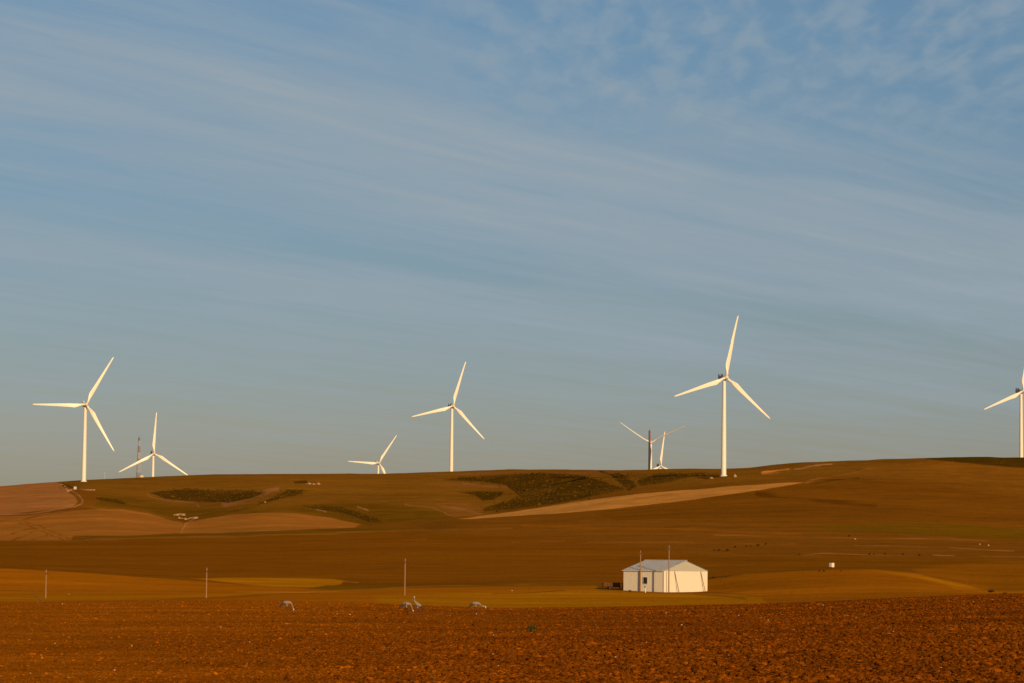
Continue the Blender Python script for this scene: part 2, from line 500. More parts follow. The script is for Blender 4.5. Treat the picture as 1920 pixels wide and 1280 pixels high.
TRACKS_AND_SHADE = [  # (colour, width px, points)
    ((44, 26, 1), 4.5, [(1126, 883.5), (1146, 889), (1158, 897), (1170, 908), (1181, 917)]),  # dark line painted for the shade on the ravine's steep bank
    ((60, 38, 2), 4.0, [(1160, 892), (1178, 902), (1192, 912)]),  # second strip of painted ravine shade
    ((150, 92, 52), 2.0, [(-20, 965), (60, 960), (140, 950), (155, 942), (152, 932), (140, 921), (125, 914)]),
    ((112, 60, 10), 1.6, [(0, 975), (40, 973), (80, 965), (150, 951)]),
    ((112, 60, 8), 1.8, [(0, 1005), (20, 1000), (50, 990), (70, 988)]),
    ((112, 60, 8), 1.8, [(20, 1012), (45, 1005), (62, 994)]),
    ((114, 62, 8), 1.8, [(50, 1013), (80, 1006), (90, 1002)]),
    ((116, 62, 8), 1.8, [(45, 975), (75, 985), (105, 998), (130, 1010)]),
    ((116, 62, 8), 1.8, [(35, 978), (65, 988), (100, 1004), (120, 1012)]),
    ((190, 128, 84), 3.5, [(115, 907), (122, 911), (128, 919)]),
    ((190, 125, 75), 2.5, [(128, 919), (140, 914), (175, 918)]),
    ((160, 98, 50), 2.5, [(368, 967), (356, 977), (346, 984), (338, 1000)]),
    ((200, 140, 80), 2.0, [(328, 963), (336, 961), (346, 962)]),
    ((210, 140, 75), 2.4, [(352, 971), (360, 969), (370, 968)]),
    ((190, 130, 80), 1.6, [(335, 969), (348, 971)]),
    ((126, 78, 40), 1.5, [(275, 925), (285, 932), (310, 938), (365, 942), (375, 950)]),
    ((128, 76, 34), 9.0, [(420, 945), (460, 935), (520, 915)]),
    ((140, 88, 48), 2.2, [(590, 952), (612, 958)]),
    ((140, 86, 44), 2.0, [(672, 950), (690, 955)]),
    ((150, 96, 60), 2.0, [(575, 905), (602, 907)]),
    ((128, 78, 34), 1.4, [(760, 944), (810, 951), (860, 970)]),
    ((124, 74, 30), 5.0, [(830, 948), (870, 955), (900, 962)]),
    ((126, 72, 24), 6.0, [(870, 905), (920, 911), (950, 912)]),
    ((200, 110, 40), 3.5, [(1430, 886), (1455, 882), (1480, 879)]),
    ((160, 100, 56), 2.0, [(1490, 878), (1510, 874), (1560, 869)]),
    ((130, 76, 26), 2.5, [(1510, 902), (1560, 892), (1640, 874)]),
    ((70, 46, 2), 3.5, [(1520, 905), (1560, 900), (1610, 895)]),
    ((84, 44, 2), 9.0, [(1420, 925), (1520, 938), (1640, 946)]),
    ((150, 88, 40), 1.4, [(1510, 1040), (1540, 1036), (1580, 1037), (1640, 1040), (1720, 1042)]),
    ((160, 96, 44), 1.8, [(1750, 1039), (1772, 1040), (1790, 1040)]),
    ((140, 82, 34), 1.2, [(1840, 1041), (1920, 1042)]),
    ((134, 78, 26), 2.0, [(1340, 1002), (1500, 1006), (1650, 1008), (1850, 1013)]),
    ((136, 80, 28), 1.5, [(1600, 1021), (1680, 1022), (1740, 1024)]),
    ((140, 84, 30), 1.5, [(1780, 1026), (1860, 1030), (1900, 1032)]),
    ((128, 74, 20), 2.0, [(1100, 1016), (1180, 1015), (1300, 1016)]),
    ((128, 74, 20), 1.6, [(1380, 1018), (1490, 1019)]),
    ((124, 70, 18), 1.8, [(960, 1014), (1060, 1013)]),
    ((124, 66, 10), 2.0, [(560, 1018), (800, 1010)]),
    ((124, 72, 16), 3.0, [(160, 1011), (340, 1007), (760, 994), (960, 990)]),
    ((124, 66, 8), 5.0, [(980, 984), (1300, 992), (1500, 1000)]),
    ((150, 96, 24), 1.6, [(635, 1088), (670, 1091)]),
    ((158, 96, 24), 1.6, [(440, 1110), (560, 1109), (640, 1106)]),
    ((134, 82, 18), 1.6, [(640, 1106), (800, 1099), (1000, 1094), (1140, 1091)]),
    ((100, 52, 2), 2.2, [(0, 1130), (200, 1126), (400, 1119), (600, 1110)]),
    ((96, 52, 2), 1.8, [(920, 1112), (1000, 1110), (1060, 1106)]),
    ((104, 54, 2), 3.0, [(1300, 1112), (1360, 1116), (1400, 1122)]),
]


def field_colours(P):
    u, v = project(P)
    n1 = fbm(P[:, 0] * 0.05, P[:, 1] * 0.02, 3, 3) - 0.5
    n2 = fbm(P[:, 0] * 0.05 + 40, P[:, 1] * 0.02 + 11, 5, 3) - 0.5
    uw = u + n1 * 8
    vw = v + n2 * 2.2
    C = np.zeros((len(P), 3))
    C[:] = alb((108, 60, 8))
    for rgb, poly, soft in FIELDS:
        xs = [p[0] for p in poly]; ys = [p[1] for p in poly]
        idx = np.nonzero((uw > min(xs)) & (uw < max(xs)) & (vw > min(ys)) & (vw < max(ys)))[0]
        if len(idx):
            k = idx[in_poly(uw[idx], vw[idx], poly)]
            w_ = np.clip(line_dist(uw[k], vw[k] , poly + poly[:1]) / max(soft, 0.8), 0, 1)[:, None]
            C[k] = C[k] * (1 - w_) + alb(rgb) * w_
    for rgb, wd, pts in TRACKS_AND_SHADE:
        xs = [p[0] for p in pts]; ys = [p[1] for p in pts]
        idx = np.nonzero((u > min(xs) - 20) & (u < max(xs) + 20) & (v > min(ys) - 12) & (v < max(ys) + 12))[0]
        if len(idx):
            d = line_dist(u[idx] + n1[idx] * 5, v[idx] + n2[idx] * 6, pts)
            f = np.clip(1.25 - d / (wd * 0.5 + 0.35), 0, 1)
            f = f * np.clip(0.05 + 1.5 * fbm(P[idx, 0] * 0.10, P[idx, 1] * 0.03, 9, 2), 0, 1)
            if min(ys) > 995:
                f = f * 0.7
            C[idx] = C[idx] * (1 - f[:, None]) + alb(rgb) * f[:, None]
    for poly, dens in SCRUB:            # darker ground cover between the shrubs; painted shade at ravine and bank
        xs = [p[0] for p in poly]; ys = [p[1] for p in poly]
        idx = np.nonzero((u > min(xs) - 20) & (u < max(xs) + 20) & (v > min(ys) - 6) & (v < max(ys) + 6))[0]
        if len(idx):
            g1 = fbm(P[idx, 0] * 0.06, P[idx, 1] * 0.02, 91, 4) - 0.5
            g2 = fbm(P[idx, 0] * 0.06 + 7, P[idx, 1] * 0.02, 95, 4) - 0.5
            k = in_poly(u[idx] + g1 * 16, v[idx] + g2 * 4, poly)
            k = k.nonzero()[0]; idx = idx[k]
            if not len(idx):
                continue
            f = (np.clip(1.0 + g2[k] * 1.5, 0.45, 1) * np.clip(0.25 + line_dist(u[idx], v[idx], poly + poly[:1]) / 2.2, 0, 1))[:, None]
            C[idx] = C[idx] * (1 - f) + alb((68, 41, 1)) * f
    # bands left by the machines run along the slope
    band = vnoise(v * 0.45 + n2 * 4, u * 0.0016 + n1 * 0.6, 21)
    C *= (0.92 + 0.18 * band)[:, None]
    return C


def grid_faces(nr, nc):
    i = np.arange(nr * nc).reshape(nr, nc)
    return np.stack([i[:-1, :-1], i[:-1, 1:], i[1:, 1:], i[1:, :-1]], -1).reshape(-1, 4)


def sheet(name, ys, aa, mat, drop, colour, lumps=None):
    Yg, Ag = np.meshgrid(ys, aa, indexing='ij')
    Xg = np.where(Yg > 60, Ag * Yg, Ag * np.sqrt(np.maximum(Yg, 0) ** 2 + 60.0 ** 2))
    Zg = height(Xg, Yg) - drop
    if lumps is not None:
        Zg = Zg + lumps(Xg, Yg)
    P = np.stack([Xg, Yg, Zg], -1).reshape(-1, 3)
    return np_mesh(name, P, grid_faces(len(ys), len(aa)), mat, colour(P))


# hills and farmland beyond the ploughed field
ys = np.concatenate([np.linspace(275, 440, 40, endpoint=False), np.linspace(440, 1000, 230, endpoint=False),
                     np.linspace(1000, 3150, 560, endpoint=False), np.linspace(3150, 14000, 60)])
aa = np.concatenate([np.linspace(-2.6, -0.23, 50), np.linspace(-0.225, 0.225, 1101), np.linspace(0.23, 2.6, 50)])


tag(sheet('hills', ys, aa, M_HILL, 0.1, field_colours), kind='structure')

# the ploughed field in front
SOIL_FAR = np.array(alb((131, 66, 0)))
SOIL_DEEP = np.array(alb((108, 51, 0)))


def soil_colour(P):
    u, v = project(P)
    t = np.clip((u - 250 + (v - 1130) * 3.0) / 1100, 0, 1) + (fbm(P[:, 0] * 0.08, P[:, 1] * 0.03, 51, 3) - 0.5) * 0.7
    near = np.clip((P[:, 1] - 150) / 80, 0, 1) * np.clip((1000 - u) / 500, 0, 1)
    t = np.clip(t - near * 0.6, 0, 1)[:, None]
    return SOIL_FAR * (1 - t) + SOIL_DEEP * t


def rough_right(X, Y):
    a = X / np.maximum(Y, 30)
    return np.clip(0.58 + a * 2.6 + (fbm(X * 0.06, Y * 0.02, 71, 2) - 0.5) * 0.5, 0.2, 1.2) * np.clip(1.25 - Y / 400, 0.35, 1)


def soil_lumps(X, Y):
    k = rough_right(X, Y) * np.clip((300 - Y) / 60, 0, 1)
    a = fbm(X * 1.3, Y * 1.3, 61, 2) - 0.5
    b = vnoise(X * 6.0, Y * 4.5, 65)
    b = np.maximum(b - 0.45, 0) * 0.5
    c = vnoise(X * 13.0, Y * 9.0, 66) - 0.5
    kk = k * np.clip((Y_EDGE - 8 - Y) / 60 + 0.35 + np.clip(X / 60, 0, 1), 0.3, 1)
    return kk * (0.12 * a + 0.24 * b + 0.12 * c)


yf = [-300.0, -120.0, -40.0, 0.0, 20.0, 40.0, 55.0, 64.0]
y = 68.0
while y < 300:
    yf.append(y)
    y += max(0.11, 0.0017 * y)
aa = np.concatenate([np.linspace(-2.6, -0.23, 40), np.linspace(-0.225, 0.225, 1301), np.linspace(0.23, 2.6, 40)])
tag(sheet('ploughed_field', np.array(yf), aa, M_SOIL, 0.0, soil_colour, soil_lumps), kind='structure')

# loose clods: one mass nobody could count
phi = (1 + 5 ** 0.5) / 2
ICO_V = np.array([(-1, phi, 0), (1, phi, 0), (-1, -phi, 0), (1, -phi, 0), (0, -1, phi), (0, 1, phi), (0, -1, -phi), (0, 1, -phi),
                  (phi, 0, -1), (phi, 0, 1), (-phi, 0, -1), (-phi, 0, 1)]) / 1.902
ICO_F = np.array([(0, 11, 5), (0, 5, 1), (0, 1, 7), (0, 7, 10), (0, 10, 11), (1, 5, 9), (5, 11, 4), (11, 10, 2), (10, 7, 6), (7, 1, 8),
                  (3, 9, 4), (3, 4, 2), (3, 2, 6), (3, 6, 8), (3, 8, 9), (4, 9, 5), (2, 4, 11), (6, 2, 10), (8, 6, 7), (9, 8, 1)])


def scatter(name, X, Y, Z, S, cols, mat, flat=(0.42, 0.7), jitter=0.28, smooth=False):
    n = len(X)
    ang = rng.uniform(0, 2 * np.pi, n)
    V = ICO_V[None] * (1 + rng.uniform(-jitter, jitter, (n, 12, 1)))
    sx = rng.uniform(0.7, 1.35, n)[:, None]; sy = rng.uniform(0.7, 1.35, n)[:, None]
    sz = rng.uniform(*flat, n)[:, None]
    x = V[..., 0] * sx; yv = V[..., 1] * sy; z = V[..., 2] * sz
    c, s = np.cos(ang)[:, None], np.sin(ang)[:, None]
    P = np.stack([(x * c - yv * s) * S[:, None] + X[:, None], (x * s + yv * c) * S[:, None] + Y[:, None], z * S[:, None] + Z[:, None]], -1)
    Fc = (ICO_F[None] + 12 * np.arange(n)[:, None, None]).reshape(-1, 3)
    return np_mesh(name, P.reshape(-1, 3), Fc, mat, np.repeat(cols, 12, axis=0), smooth)


n = 230000
Yc = np.exp(rng.uniform(math.log(70), math.log(236), n))
Xc = rng.uniform(-0.2, 0.2, n) * Yc
k = rough_right(Xc, Yc)
keep = rng.uniform(0, 1, n) < np.clip(k * 1.05, 0.15, 1)
Xc, Yc, k = Xc[keep], Yc[keep], k[keep]
S = np.exp(rng.normal(math.log(0.042), 0.5, len(Xc))) * (0.40 + 0.85 * k) * (0.75 + Yc / 400)
S = np.clip(S, 0.02, 0.125)
Zc = height(Xc, Yc) + soil_lumps(Xc, Yc) + S * 0.15
P0 = np.stack([Xc, Yc, Zc], -1)
cc = soil_colour(P0) * (0.32 + 0.50 * rng.uniform(0, 1, len(Xc)) + 0.35 * (rng.uniform(0, 1, len(Xc)) > 0.96))[:, None]  # clod colours darkened to imitate shadowed pits in the soil
tag(scatter('soil_clods', Xc, Yc, Zc, S, cc, M_CLOD), kind='stuff')

# ------------------------------------------------------------------ scrub on the far slopes (reads as one mass)
SX, SY, SS = [], [], []
for poly, dens in SCRUB:
    us = [p[0] for p in poly]; vs = [p[1] for p in poly]
    want = int((max(us) - min(us)) * (max(vs) - min(vs)) * dens / 2400)
    cu = rng.uniform(min(us), max(us), want); cv = rng.uniform(min(vs), max(vs), want)
    ok = in_poly(cu + rng.normal(0, 9, want), cv + rng.normal(0, 1.8, want), poly)
    for a_, b_ in zip(cu[ok], cv[ok]):
        SX.append((a_, b_))
uv = np.array(SX)
dirs = np.array([ray(a_, b_) for a_, b_ in uv])
ysamp = np.arange(1700, 3100, 12.0)
hx = dirs[:, 0][:, None] * ysamp[None]
g = height(hx, np.broadcast_to(ysamp, hx.shape)) - (CAM_Z + dirs[:, 2][:, None] * ysamp[None])
first = np.argmax(g >= 0, axis=1)
okk = (g >= 0).any(axis=1) & (first > 0)
Yq = ysamp[first] + rng.uniform(-6, 6, len(first))
Xq = dirs[:, 0] * Yq
Xq, Yq = Xq[okk], Yq[okk]
Sq = np.exp(rng.normal(math.log(0.6), 0.45, len(Xq)))
Zq = height(Xq, Yq) + Sq * 0.1
tag(scatter('scrub', Xq, Yq, Zq, Sq, np.ones((len(Xq), 3)), M_SHRUB, flat=(0.3, 0.6)), kind='stuff')

# ------------------------------------------------------------------ wind turbines
BLADE = 50.0


def blade_mesh():
    secs = []
    for t in np.linspace(0, 1, 22):
        r = 1.2 + t * (BLADE - 1.2)
        if t < 0.05:
            ch, th = 2.1, 2.1
        else:
            grow = min(1, (t - 0.05) / 0.15)
            grow = grow * grow * (3 - 2 * grow)
            ch = 2.1 + 2.0 * grow if t < 0.2 else 4.1 - 3.05 * ((t - 0.2) / 0.8) ** 0.85
            th = max(0.25, 2.1 * (1 - grow) + 1.0 * grow * (1 - t))
        if t > 0.97:
            ch *= 0.72
        tw = R(13) * (1 - t) ** 2
        lead = 0.5 * ch if t < 0.05 else min(1.05, 0.30 * ch)      # leading edge stays nearly straight
        bend = -2.6 * t * t
        ring = []
        for j in range(12):
            a = 2 * math.pi * j / 12
            cx = math.cos(a); sy_ = math.sin(a)
            x = lead - ch / 2 + cx * ch / 2
            yv = sy_ * th / 2 * (0.55 + 0.45 * cx if t > 0.12 else 1)
            ring.append((x * math.cos(tw) - yv * math.sin(tw), x * math.sin(tw) + yv * math.cos(tw) + bend, r))
        secs.append(ring)
    V = [p for s in secs for p in s]
    Fc = []
    for i in range(len(secs) - 1):
        for j in range(12):
            Fc.append((i * 12 + j, i * 12 + (j + 1) % 12, (i + 1) * 12 + (j + 1) % 12, (i + 1) * 12 + j))
    Fc.append(tuple(range(11, -1, -1)))
    Fc.append(tuple(range((len(secs) - 1) * 12, len(secs) * 12)))
    return V, Fc


def lathe(prof, seg=28):
    V, Fc = [], []
    for r, z in prof:
        for j in range(seg):
            a = 2 * math.pi * j / seg
            V.append((r * math.cos(a), r * math.sin(a), z))
    for i in range(len(prof) - 1):
        for j in range(seg):
            Fc.append((i * seg + j, i * seg + (j + 1) % seg, (i + 1) * seg + (j + 1) % seg, (i + 1) * seg + j))
    Fc.append(tuple(range(seg - 1, -1, -1)))
    Fc.append(tuple(range((len(prof) - 1) * seg, len(prof) * seg)))
    return V, Fc


HUBZ = 80.0


def make_turbine():
    root = empty('wind_turbine', (0, 0, 0))
    V, Fc = lathe([(2.12, -2.0), (2.12, 0.2), (2.08, 10), (1.9, 30), (1.66, 55), (1.42, 76), (1.4, 78.3)])
    mesh_obj('tower', V, Fc, M_WHITE, root, True)
    V, Fc = lathe([(2.9, -2.0), (2.9, 0.5), (2.75, 0.75), (2.3, 0.8)])
    mesh_obj('foundation', V, Fc, M_CONC, root, False)
    bm = bmesh.new()
    box(bm, (0, 3.2, 0.3), (3.4, 10.6, 3.5))
    bmesh.ops.bevel(bm, geom=[e for e in bm.edges], offset=0.55, segments=3, affect='EDGES')
    nac = bm_obj('nacelle', bm, M_NAC, root, False)
    nac.location = (0, 0, HUBZ)
    bm = bmesh.new()
    box(bm, (0, 6.6, 2.6), (3.2, 3.2, 1.3))
    bmesh.ops.bevel(bm, geom=[e for e in bm.edges], offset=0.2, segments=2, affect='EDGES')
    bm_obj('cooler', bm, M_NAC, nac, False)
    V, Fc = lathe([(1.75, 0.0), (1.85, 0.6), (1.8, 1.8), (1.5, 2.9), (0.95, 3.6), (0.3, 3.95)], 20)
    hub = mesh_obj('hub', V, Fc, M_HUB, root, True)
    hub.rotation_euler = (math.pi / 2, 0, 0)
    hub.location = (0, -2.3, HUBZ)
    V, Fc = blade_mesh()
    bl = mesh_obj('blade', V, Fc, M_WHITE, root, True)
    b2 = bl.copy(); COL.objects.link(b2)
    b3 = bl.copy(); COL.objects.link(b3)
    return root


def children(o):
    return [c for c in bpy.data.objects if c.parent == o]


def copy_tree(o, parent=None):
    c = o.copy()
    COL.objects.link(c)
    if parent:
        c.parent = parent
    for ch in children(o):
        copy_tree(ch, c)
    return c


TURB = [  # hub u, v, distance, blade angle, heading, pitch, label
    (162, 757, 2590, 28.5, 21, 0, 'large white wind turbine at the far left, one blade level, beside a small white kiosk'),
    (289, 849, 3460, 1.8, 21, 0, 'smaller white wind turbine with a blade straight up, beside the red and white lattice mast'),
    (711, 867, 4270, 32, 21, 0, 'small white wind turbine mostly sunk behind the ridge, its hub just above the grass skyline'),
    (850, 760, 3065, 15, 21, 0, 'mid sized white wind turbine standing alone on the crest near the middle of the ridge'),
    (1220.5, 829, 3780, 61, -3, 58, 'distant white wind turbine directly behind the dark mast, two thin blades raised in a Y'),
    (1239.5, 872, 4130, 5.5, 21, 0, 'distant white turbine, hub touching the skyline, one blade upright, right of the dark mast'),
    (1362, 706.5, 2280, 10.5, 21.5, 0, 'tallest nearest white wind turbine on the right hand slope above the shed'),
    (1918.5, 732, 2807, 7, 21, 0, 'white wind turbine cut off by the right edge of the picture'),
]
proto = make_turbine()
for i, (u, v, Y, th, beta, pit, lab) in enumerate(TURB):
    root = proto if i == 0 else copy_tree(proto)
    hubp = at(u, v, Y)
    rz = R(beta)
    off = Matrix.Rotation(rz, 3, 'Z') @ Vector((0, -4.0, 0))
    bx_, by_ = hubp.x - off.x, hubp.y - off.y
    gz = ground_z(bx_, by_)
    root.location = (bx_, by_, gz)
    root.rotation_euler = (0, 0, rz)
    H = hubp.z - gz
    kb = 0
    for ch in children(root):
        nm = ch.name.split('.')[0]
        if nm == 'tower':
            ch.scale = (1, 1, (H - 1.6) / 78.3)
        elif nm in ('nacelle', 'hub'):
            ch.location.z = H
        elif nm == 'blade':
            ch.location = (0, -4.0, H)
            ch.rotation_mode = 'QUATERNION'
            q = Matrix.Rotation(R(th + 120 * kb), 4, 'Y') @ Matrix.Rotation(R(pit), 4, 'Z')
            ch.rotation_quaternion = q.to_quaternion()
            kb += 1
    tag(root, lab, 'wind turbine', 'white wind turbines along the ridge')


# ------------------------------------------------------------------ lattice masts
def lattice(bm, z0, z1, w0, w1, H, step, r):
    """three sided lattice between heights z0 and z1 of a mast whose legs close in from w0 to w1"""
    def pt(k, z):
        w = w0 + (w1 - w0) * z / H
        a = 2 * math.pi * k / 3 + 0.4
        return Vector((w * math.cos(a), w * math.sin(a), z))
    n = max(1, round((z1 - z0) / step))
    for i in range(n):
        za = z0 + (z1 - z0) * i / n; zb = z0 + (z1 - z0) * (i + 1) / n
        for k in range(3):
            cyl(bm, pt(k, za), pt(k, zb), r, r, 5)
            cyl(bm, pt(k, za), pt((k + 1) % 3, zb), r * 0.6, r * 0.6, 4)
            cyl(bm, pt((k + 1) % 3, za), pt(k, zb), r * 0.6, r * 0.6, 4)
            cyl(bm, pt(k, zb), pt((k + 1) % 3, zb), r * 0.6, r * 0.6, 4)


def mast(name, base, top_z, w0, w1, bands, r, label, cat):
    root = empty(name, base)
    H = top_z - base.z
    z = 0
    for frac, mat in bands:
        bm = bmesh.new()
        lattice(bm, H * z, H * frac, w0, w1, H, 3.0, r)
        bm_obj('lattice_section', bm, mat, root)
        z = frac
    bm = bmesh.new()
    cyl(bm, (0, 0, H), (0, 0, H + 4), 0.12, 0.06, 6)
    bm_obj('aerial', bm, M_BRNP, root)
    tag(root, label, cat)
    return root


p = on(257, 3600)
top = at(257.3, 819, 3600).z
hh_ = top - p.z
vis = (at(257, 893, 3600).z - p.z) / hh_
bands = [(vis * 0.45, M_WHP), (vis * 0.8, M_REDP), (vis + (1 - vis) * 0.10, M_REDP), (vis + (1 - vis) * 0.34, M_WHP), (vis + (1 - vis) * 0.46, M_REDP),
         (vis + (1 - vis) * 0.62, M_WHP), (vis + (1 - vis) * 0.78, M_REDP), (vis + (1 - vis) * 0.91, M_WHP), (1.0, M_BRNP)]
mast('lattice_mast', p, top, 6.6, 0.9, bands, 0.15, 'tall red and white banded lattice mast on the skyline, left of the upright bladed turbine', 'mast')
p = on(1216.5, 3300)
top = at(1217, 806, 3300).z
hh_ = top - p.z
vis = (at(1217, 882, 3300).z - p.z) / hh_
bands = [(vis + (1 - vis) * 0.70, M_BRNP), (vis + (1 - vis) * 0.86, M_REDP), (1.0, M_REDP)]
mast('lattice_mast', p, top, 1.15, 0.95, bands, 0.34, 'dark brown lattice mast with a red top in front of the far Y bladed turbine', 'mast')
p = on(194, 3100)
top = at(194.5, 886, 3100).z
root = empty('slender_mast', p)
bm = bmesh.new(); cyl(bm, (0, 0, 0), (0, 0, top - p.z), 0.28, 0.16, 8); bm_obj('shaft', bm, M_NAC, root)
bm = bmesh.new(); box(bm, (0, 0, top - p.z + 0.3), (1.2, 0.5, 0.5)); bm_obj('sensor_head', bm, M_NAC, root)
tag(root, 'short thin grey mast barely over the skyline, left of the red and white lattice mast', 'mast')

# white huts by the masts and turbines
def kiosk(u, v, Y, w, hgt, label, sink=False):
    p = on(u, Y)
    if sink:
        p = Vector((p.x, p.y, at(u, v, Y).z))
    root = empty('equipment_kiosk', p, R(-15))
    bm = bmesh.new(); box(bm, (0, 0, hgt / 2), (w, w * 0.8, hgt)); bmesh.ops.bevel(bm, geom=list(bm.edges), offset=0.06, segments=1, affect='EDGES')
    bm_obj('cabinet', bm, M_WALL, root)
    bm = bmesh.new(); box(bm, (0, 0, hgt + 0.12), (w * 1.1, w * 0.9, 0.22)); bm_obj('roof', bm, M_ROOF, root)
    bm = bmesh.new(); box(bm, (w * 0.1, -w * 0.4 - 0.04, hgt * 0.45), (w * 0.4, 0.06, hgt * 0.75)); bm_obj('door', bm, M_GABLE, root)
    tag(root, label, 'kiosk')


q = place(139, 916.5, 2000, 2900)
kiosk(139, 916, q.y, 1.9, 2.0, 'small white equipment kiosk on the track left of the far left turbine base')
p = on(264, 3300)
vis_h = at(264, 890.5, 3300).z - p.z
kiosk(264, 893, 3300, 3.0, vis_h, 'white hut top showing over the skyline at the foot of the red and white mast')
p = on(1237, 3500)
kiosk(1238, 880, 3500, 2.6, at(1238, 877, 3500).z - p.z, 'white block on the skyline under the hub of the farthest turbine')

# ------------------------------------------------------------------ the shed
YP = 621.0
Pc = at(1244.5, 1108.3, YP)                    # near corner on the ground
PHI = R(50)
scale_px = YP / F


def along(u, dx, dy):
    """how far to go from the shed corner in direction (dx, dy) to be seen at photograph column u"""
    r_ = ray(u, 1088)[0]
    return (r_ * Pc.y - Pc.x) / (dx - r_ * dy)


L1 = along(1326.5, math.cos(PHI), math.sin(PHI))      # gable end
L2 = along(1169.0, -math.sin(PHI), math.cos(PHI))     # long side
WH = 39.3 * scale_px                           # wall height
GH = 18.5 * scale_px                           # gable rise
shed = empty('shed', Pc, PHI)                  # local +X runs along the bright gable wall, +Y along the window wall
# corrugated walls: local frame x in [0,L1], y in [0,L2]


def corrugated(bm, o, ux, L, H_, depth=0.010, pitch=0.5, out=None, top=None):
    n = int(L / pitch) * 4
    prev = None
    ux = Vector(ux); o = Vector(o); out = Vector(out)
    for i in range(n + 1):
        s = L * i / n
        q = (i % 4)
        d = depth if q in (1, 2) else 0.0
        ztop = H_ if top is None else top(s)
        a = bm.verts.new(o + ux * s + out * d + Vector((0, 0, -0.4)))
        b = bm.verts.new(o + ux * s + out * d + Vector((0, 0, ztop)))
        if prev:
            bm.faces.new((prev[0], a, b, prev[1]))
        prev = (a, b)


bm = bmesh.new()
corrugated(bm, (0, 0, 0), (1, 0, 0), L1, WH, out=(0, -1, 0))
corrugated(bm, (0, L2, 0), (1, 0, 0), L1, WH, out=(0, 1, 0))
corrugated(bm, (0, 0, 0), (0, 1, 0), L2, WH, out=(-1, 0, 0))
corrugated(bm, (L1, 0, 0), (0, 1, 0), L2, WH, out=(1, 0, 0))
bm_obj('wall', bm, M_WALL, shed)
for y0, o_ in ((0, -1), (L2, 1)):
    bm = bmesh.new()
    corrugated(bm, (0, y0, WH + 0.4), (1, 0, 0), L1, 0, out=(0, o_, 0), top=lambda s: max(0.0, GH * (1 - abs(2 * s / L1 - 1))))
    bmesh.ops.remove_doubles(bm, verts=bm.verts, dist=0.001)
    for vtx in bm.verts:
        vtx.co.z = max(vtx.co.z, WH + 0.002) if vtx.co.z < WH + 0.41 and vtx.co.z <= WH + 0.001 else vtx.co.z - 0.4
    for vtx in bm.verts:
        if vtx.co.z < WH:
            vtx.co.z = WH + 0.002
    bm_obj('gable', bm, M_GABLE, shed)
# roof: two ribbed slopes with a small overhang
for sgn in (-1, 1):
    bm = bmesh.new()
    n = int((L2 + 0.5) / 0.3)
    prev = None
    for i in range(n + 1):
        yv = -0.25 + (L2 + 0.5) * i / n
        zz_ = 0.05 if i % 2 else 0.0
        x0 = L1 / 2 + sgn * (L1 / 2 + 0.18); z0 = WH - 0.18 * GH / (L1 / 2) + 0.08
        a = bm.verts.new((x0, yv, z0 + zz_)); b = bm.verts.new((L1 / 2, yv, WH + GH + 0.08 + zz_))
        if prev:
            bm.faces.new((prev[0], a, b, prev[1]))
        prev = (a, b)
    bmesh.ops.solidify(bm, geom=bm.faces[:], thickness=0.05)
    bm_obj('roof_slope', bm, M_ROOF, shed)
bm = bmesh.new(); box(bm, (L1 / 2, L2 / 2, WH + GH + 0.16), (0.45, L2 + 0.5, 0.06)); bm_obj('ridge_cap', bm, M_ROOF, shed)
bm = bmesh.new(); box(bm, (-0.05, -0.05, WH / 2), (0.14, 0.14, WH - 0.02)); bm_obj('corner_flashing', bm, M_WALL, shed)
bm = bmesh.new(); box(bm, (-0.27, L2 / 2, WH - 0.06), (0.14, L2 + 0.4, 0.12)); bm_obj('gutter', bm, M_ROOF, shed)
# window in the left wall (photograph column 1210)
wy = along(1210.3, -math.sin(PHI), math.cos(PHI))
wz = 20.5 * scale_px
ww = 7.0 * scale_px / math.sin(PHI); wh_ = 11.5 * scale_px
bm = bmesh.new()
for s_ in (-1, 1):
    box(bm, (-0.07, wy + s_ * (ww / 2 + 0.03), wz), (0.1, 0.07, wh_ + 0.14))
    box(bm, (-0.07, wy, wz + s_ * (wh_ / 2 + 0.035)), (0.1, ww - 0.012, 0.07))
win = bm_obj('window', bm, M_GABLE, shed)
bm = bmesh.new(); box(bm, (-0.055, wy, wz), (0.03, ww, wh_)); bm_obj('pane', bm, M_DARK, win)
bm = bmesh.new(); box(bm, (-0.1, wy - 0.05, 9.5 * scale_px), (0.12, 0.3, 0.25)); bm_obj('meter_box', bm, M_GABLE, shed)
# frame lines on the bright gable wall
dk = bmesh.new(); box(dk, (L1 * 0.5, -0.06, WH - 0.03), (L1 - 0.2, 0.06, 0.09)); bm_obj('eaves_trim', dk, M_GABLE, shed)
bm = bmesh.new(); cyl(bm, (0.9, -0.12, 0.0), (0.9, -0.12, WH - 0.2), 0.06, 0.06, 8); bm_obj('downpipe', bm, M_GABLE, shed)
tag(shed, 'white corrugated farm shed with a grey gable roof and one small dark window', 'shed')


def gable_pt(u, dy=0.0):
    s = along(u, math.cos(PHI), math.sin(PHI))
    return Matrix.Translation(Pc) @ Matrix.Rotation(PHI, 4, 'Z') @ Vector((s, dy, 0))


for ub, ut, lab in ((1268.5, 1264, 'dark timber pole leaning on the bright shed wall, nearer the shed corner'),
                    (1318, 1313, 'dark timber pole leaning on the bright shed wall near its right hand end')):
    b_ = gable_pt(ub, -0.75); t_ = gable_pt(ut, -0.12)
    root = empty('leaning_pole', b_)
    bm = bmesh.new(); cyl(bm, (0, 0, -0.3), (t_.x - b_.x, t_.y - b_.y, WH - 0.15), 0.09, 0.075, 8)
    bm_obj('shaft', bm, M_WOOD, root)
    tag(root, lab, 'pole', 'poles leaning on the shed')

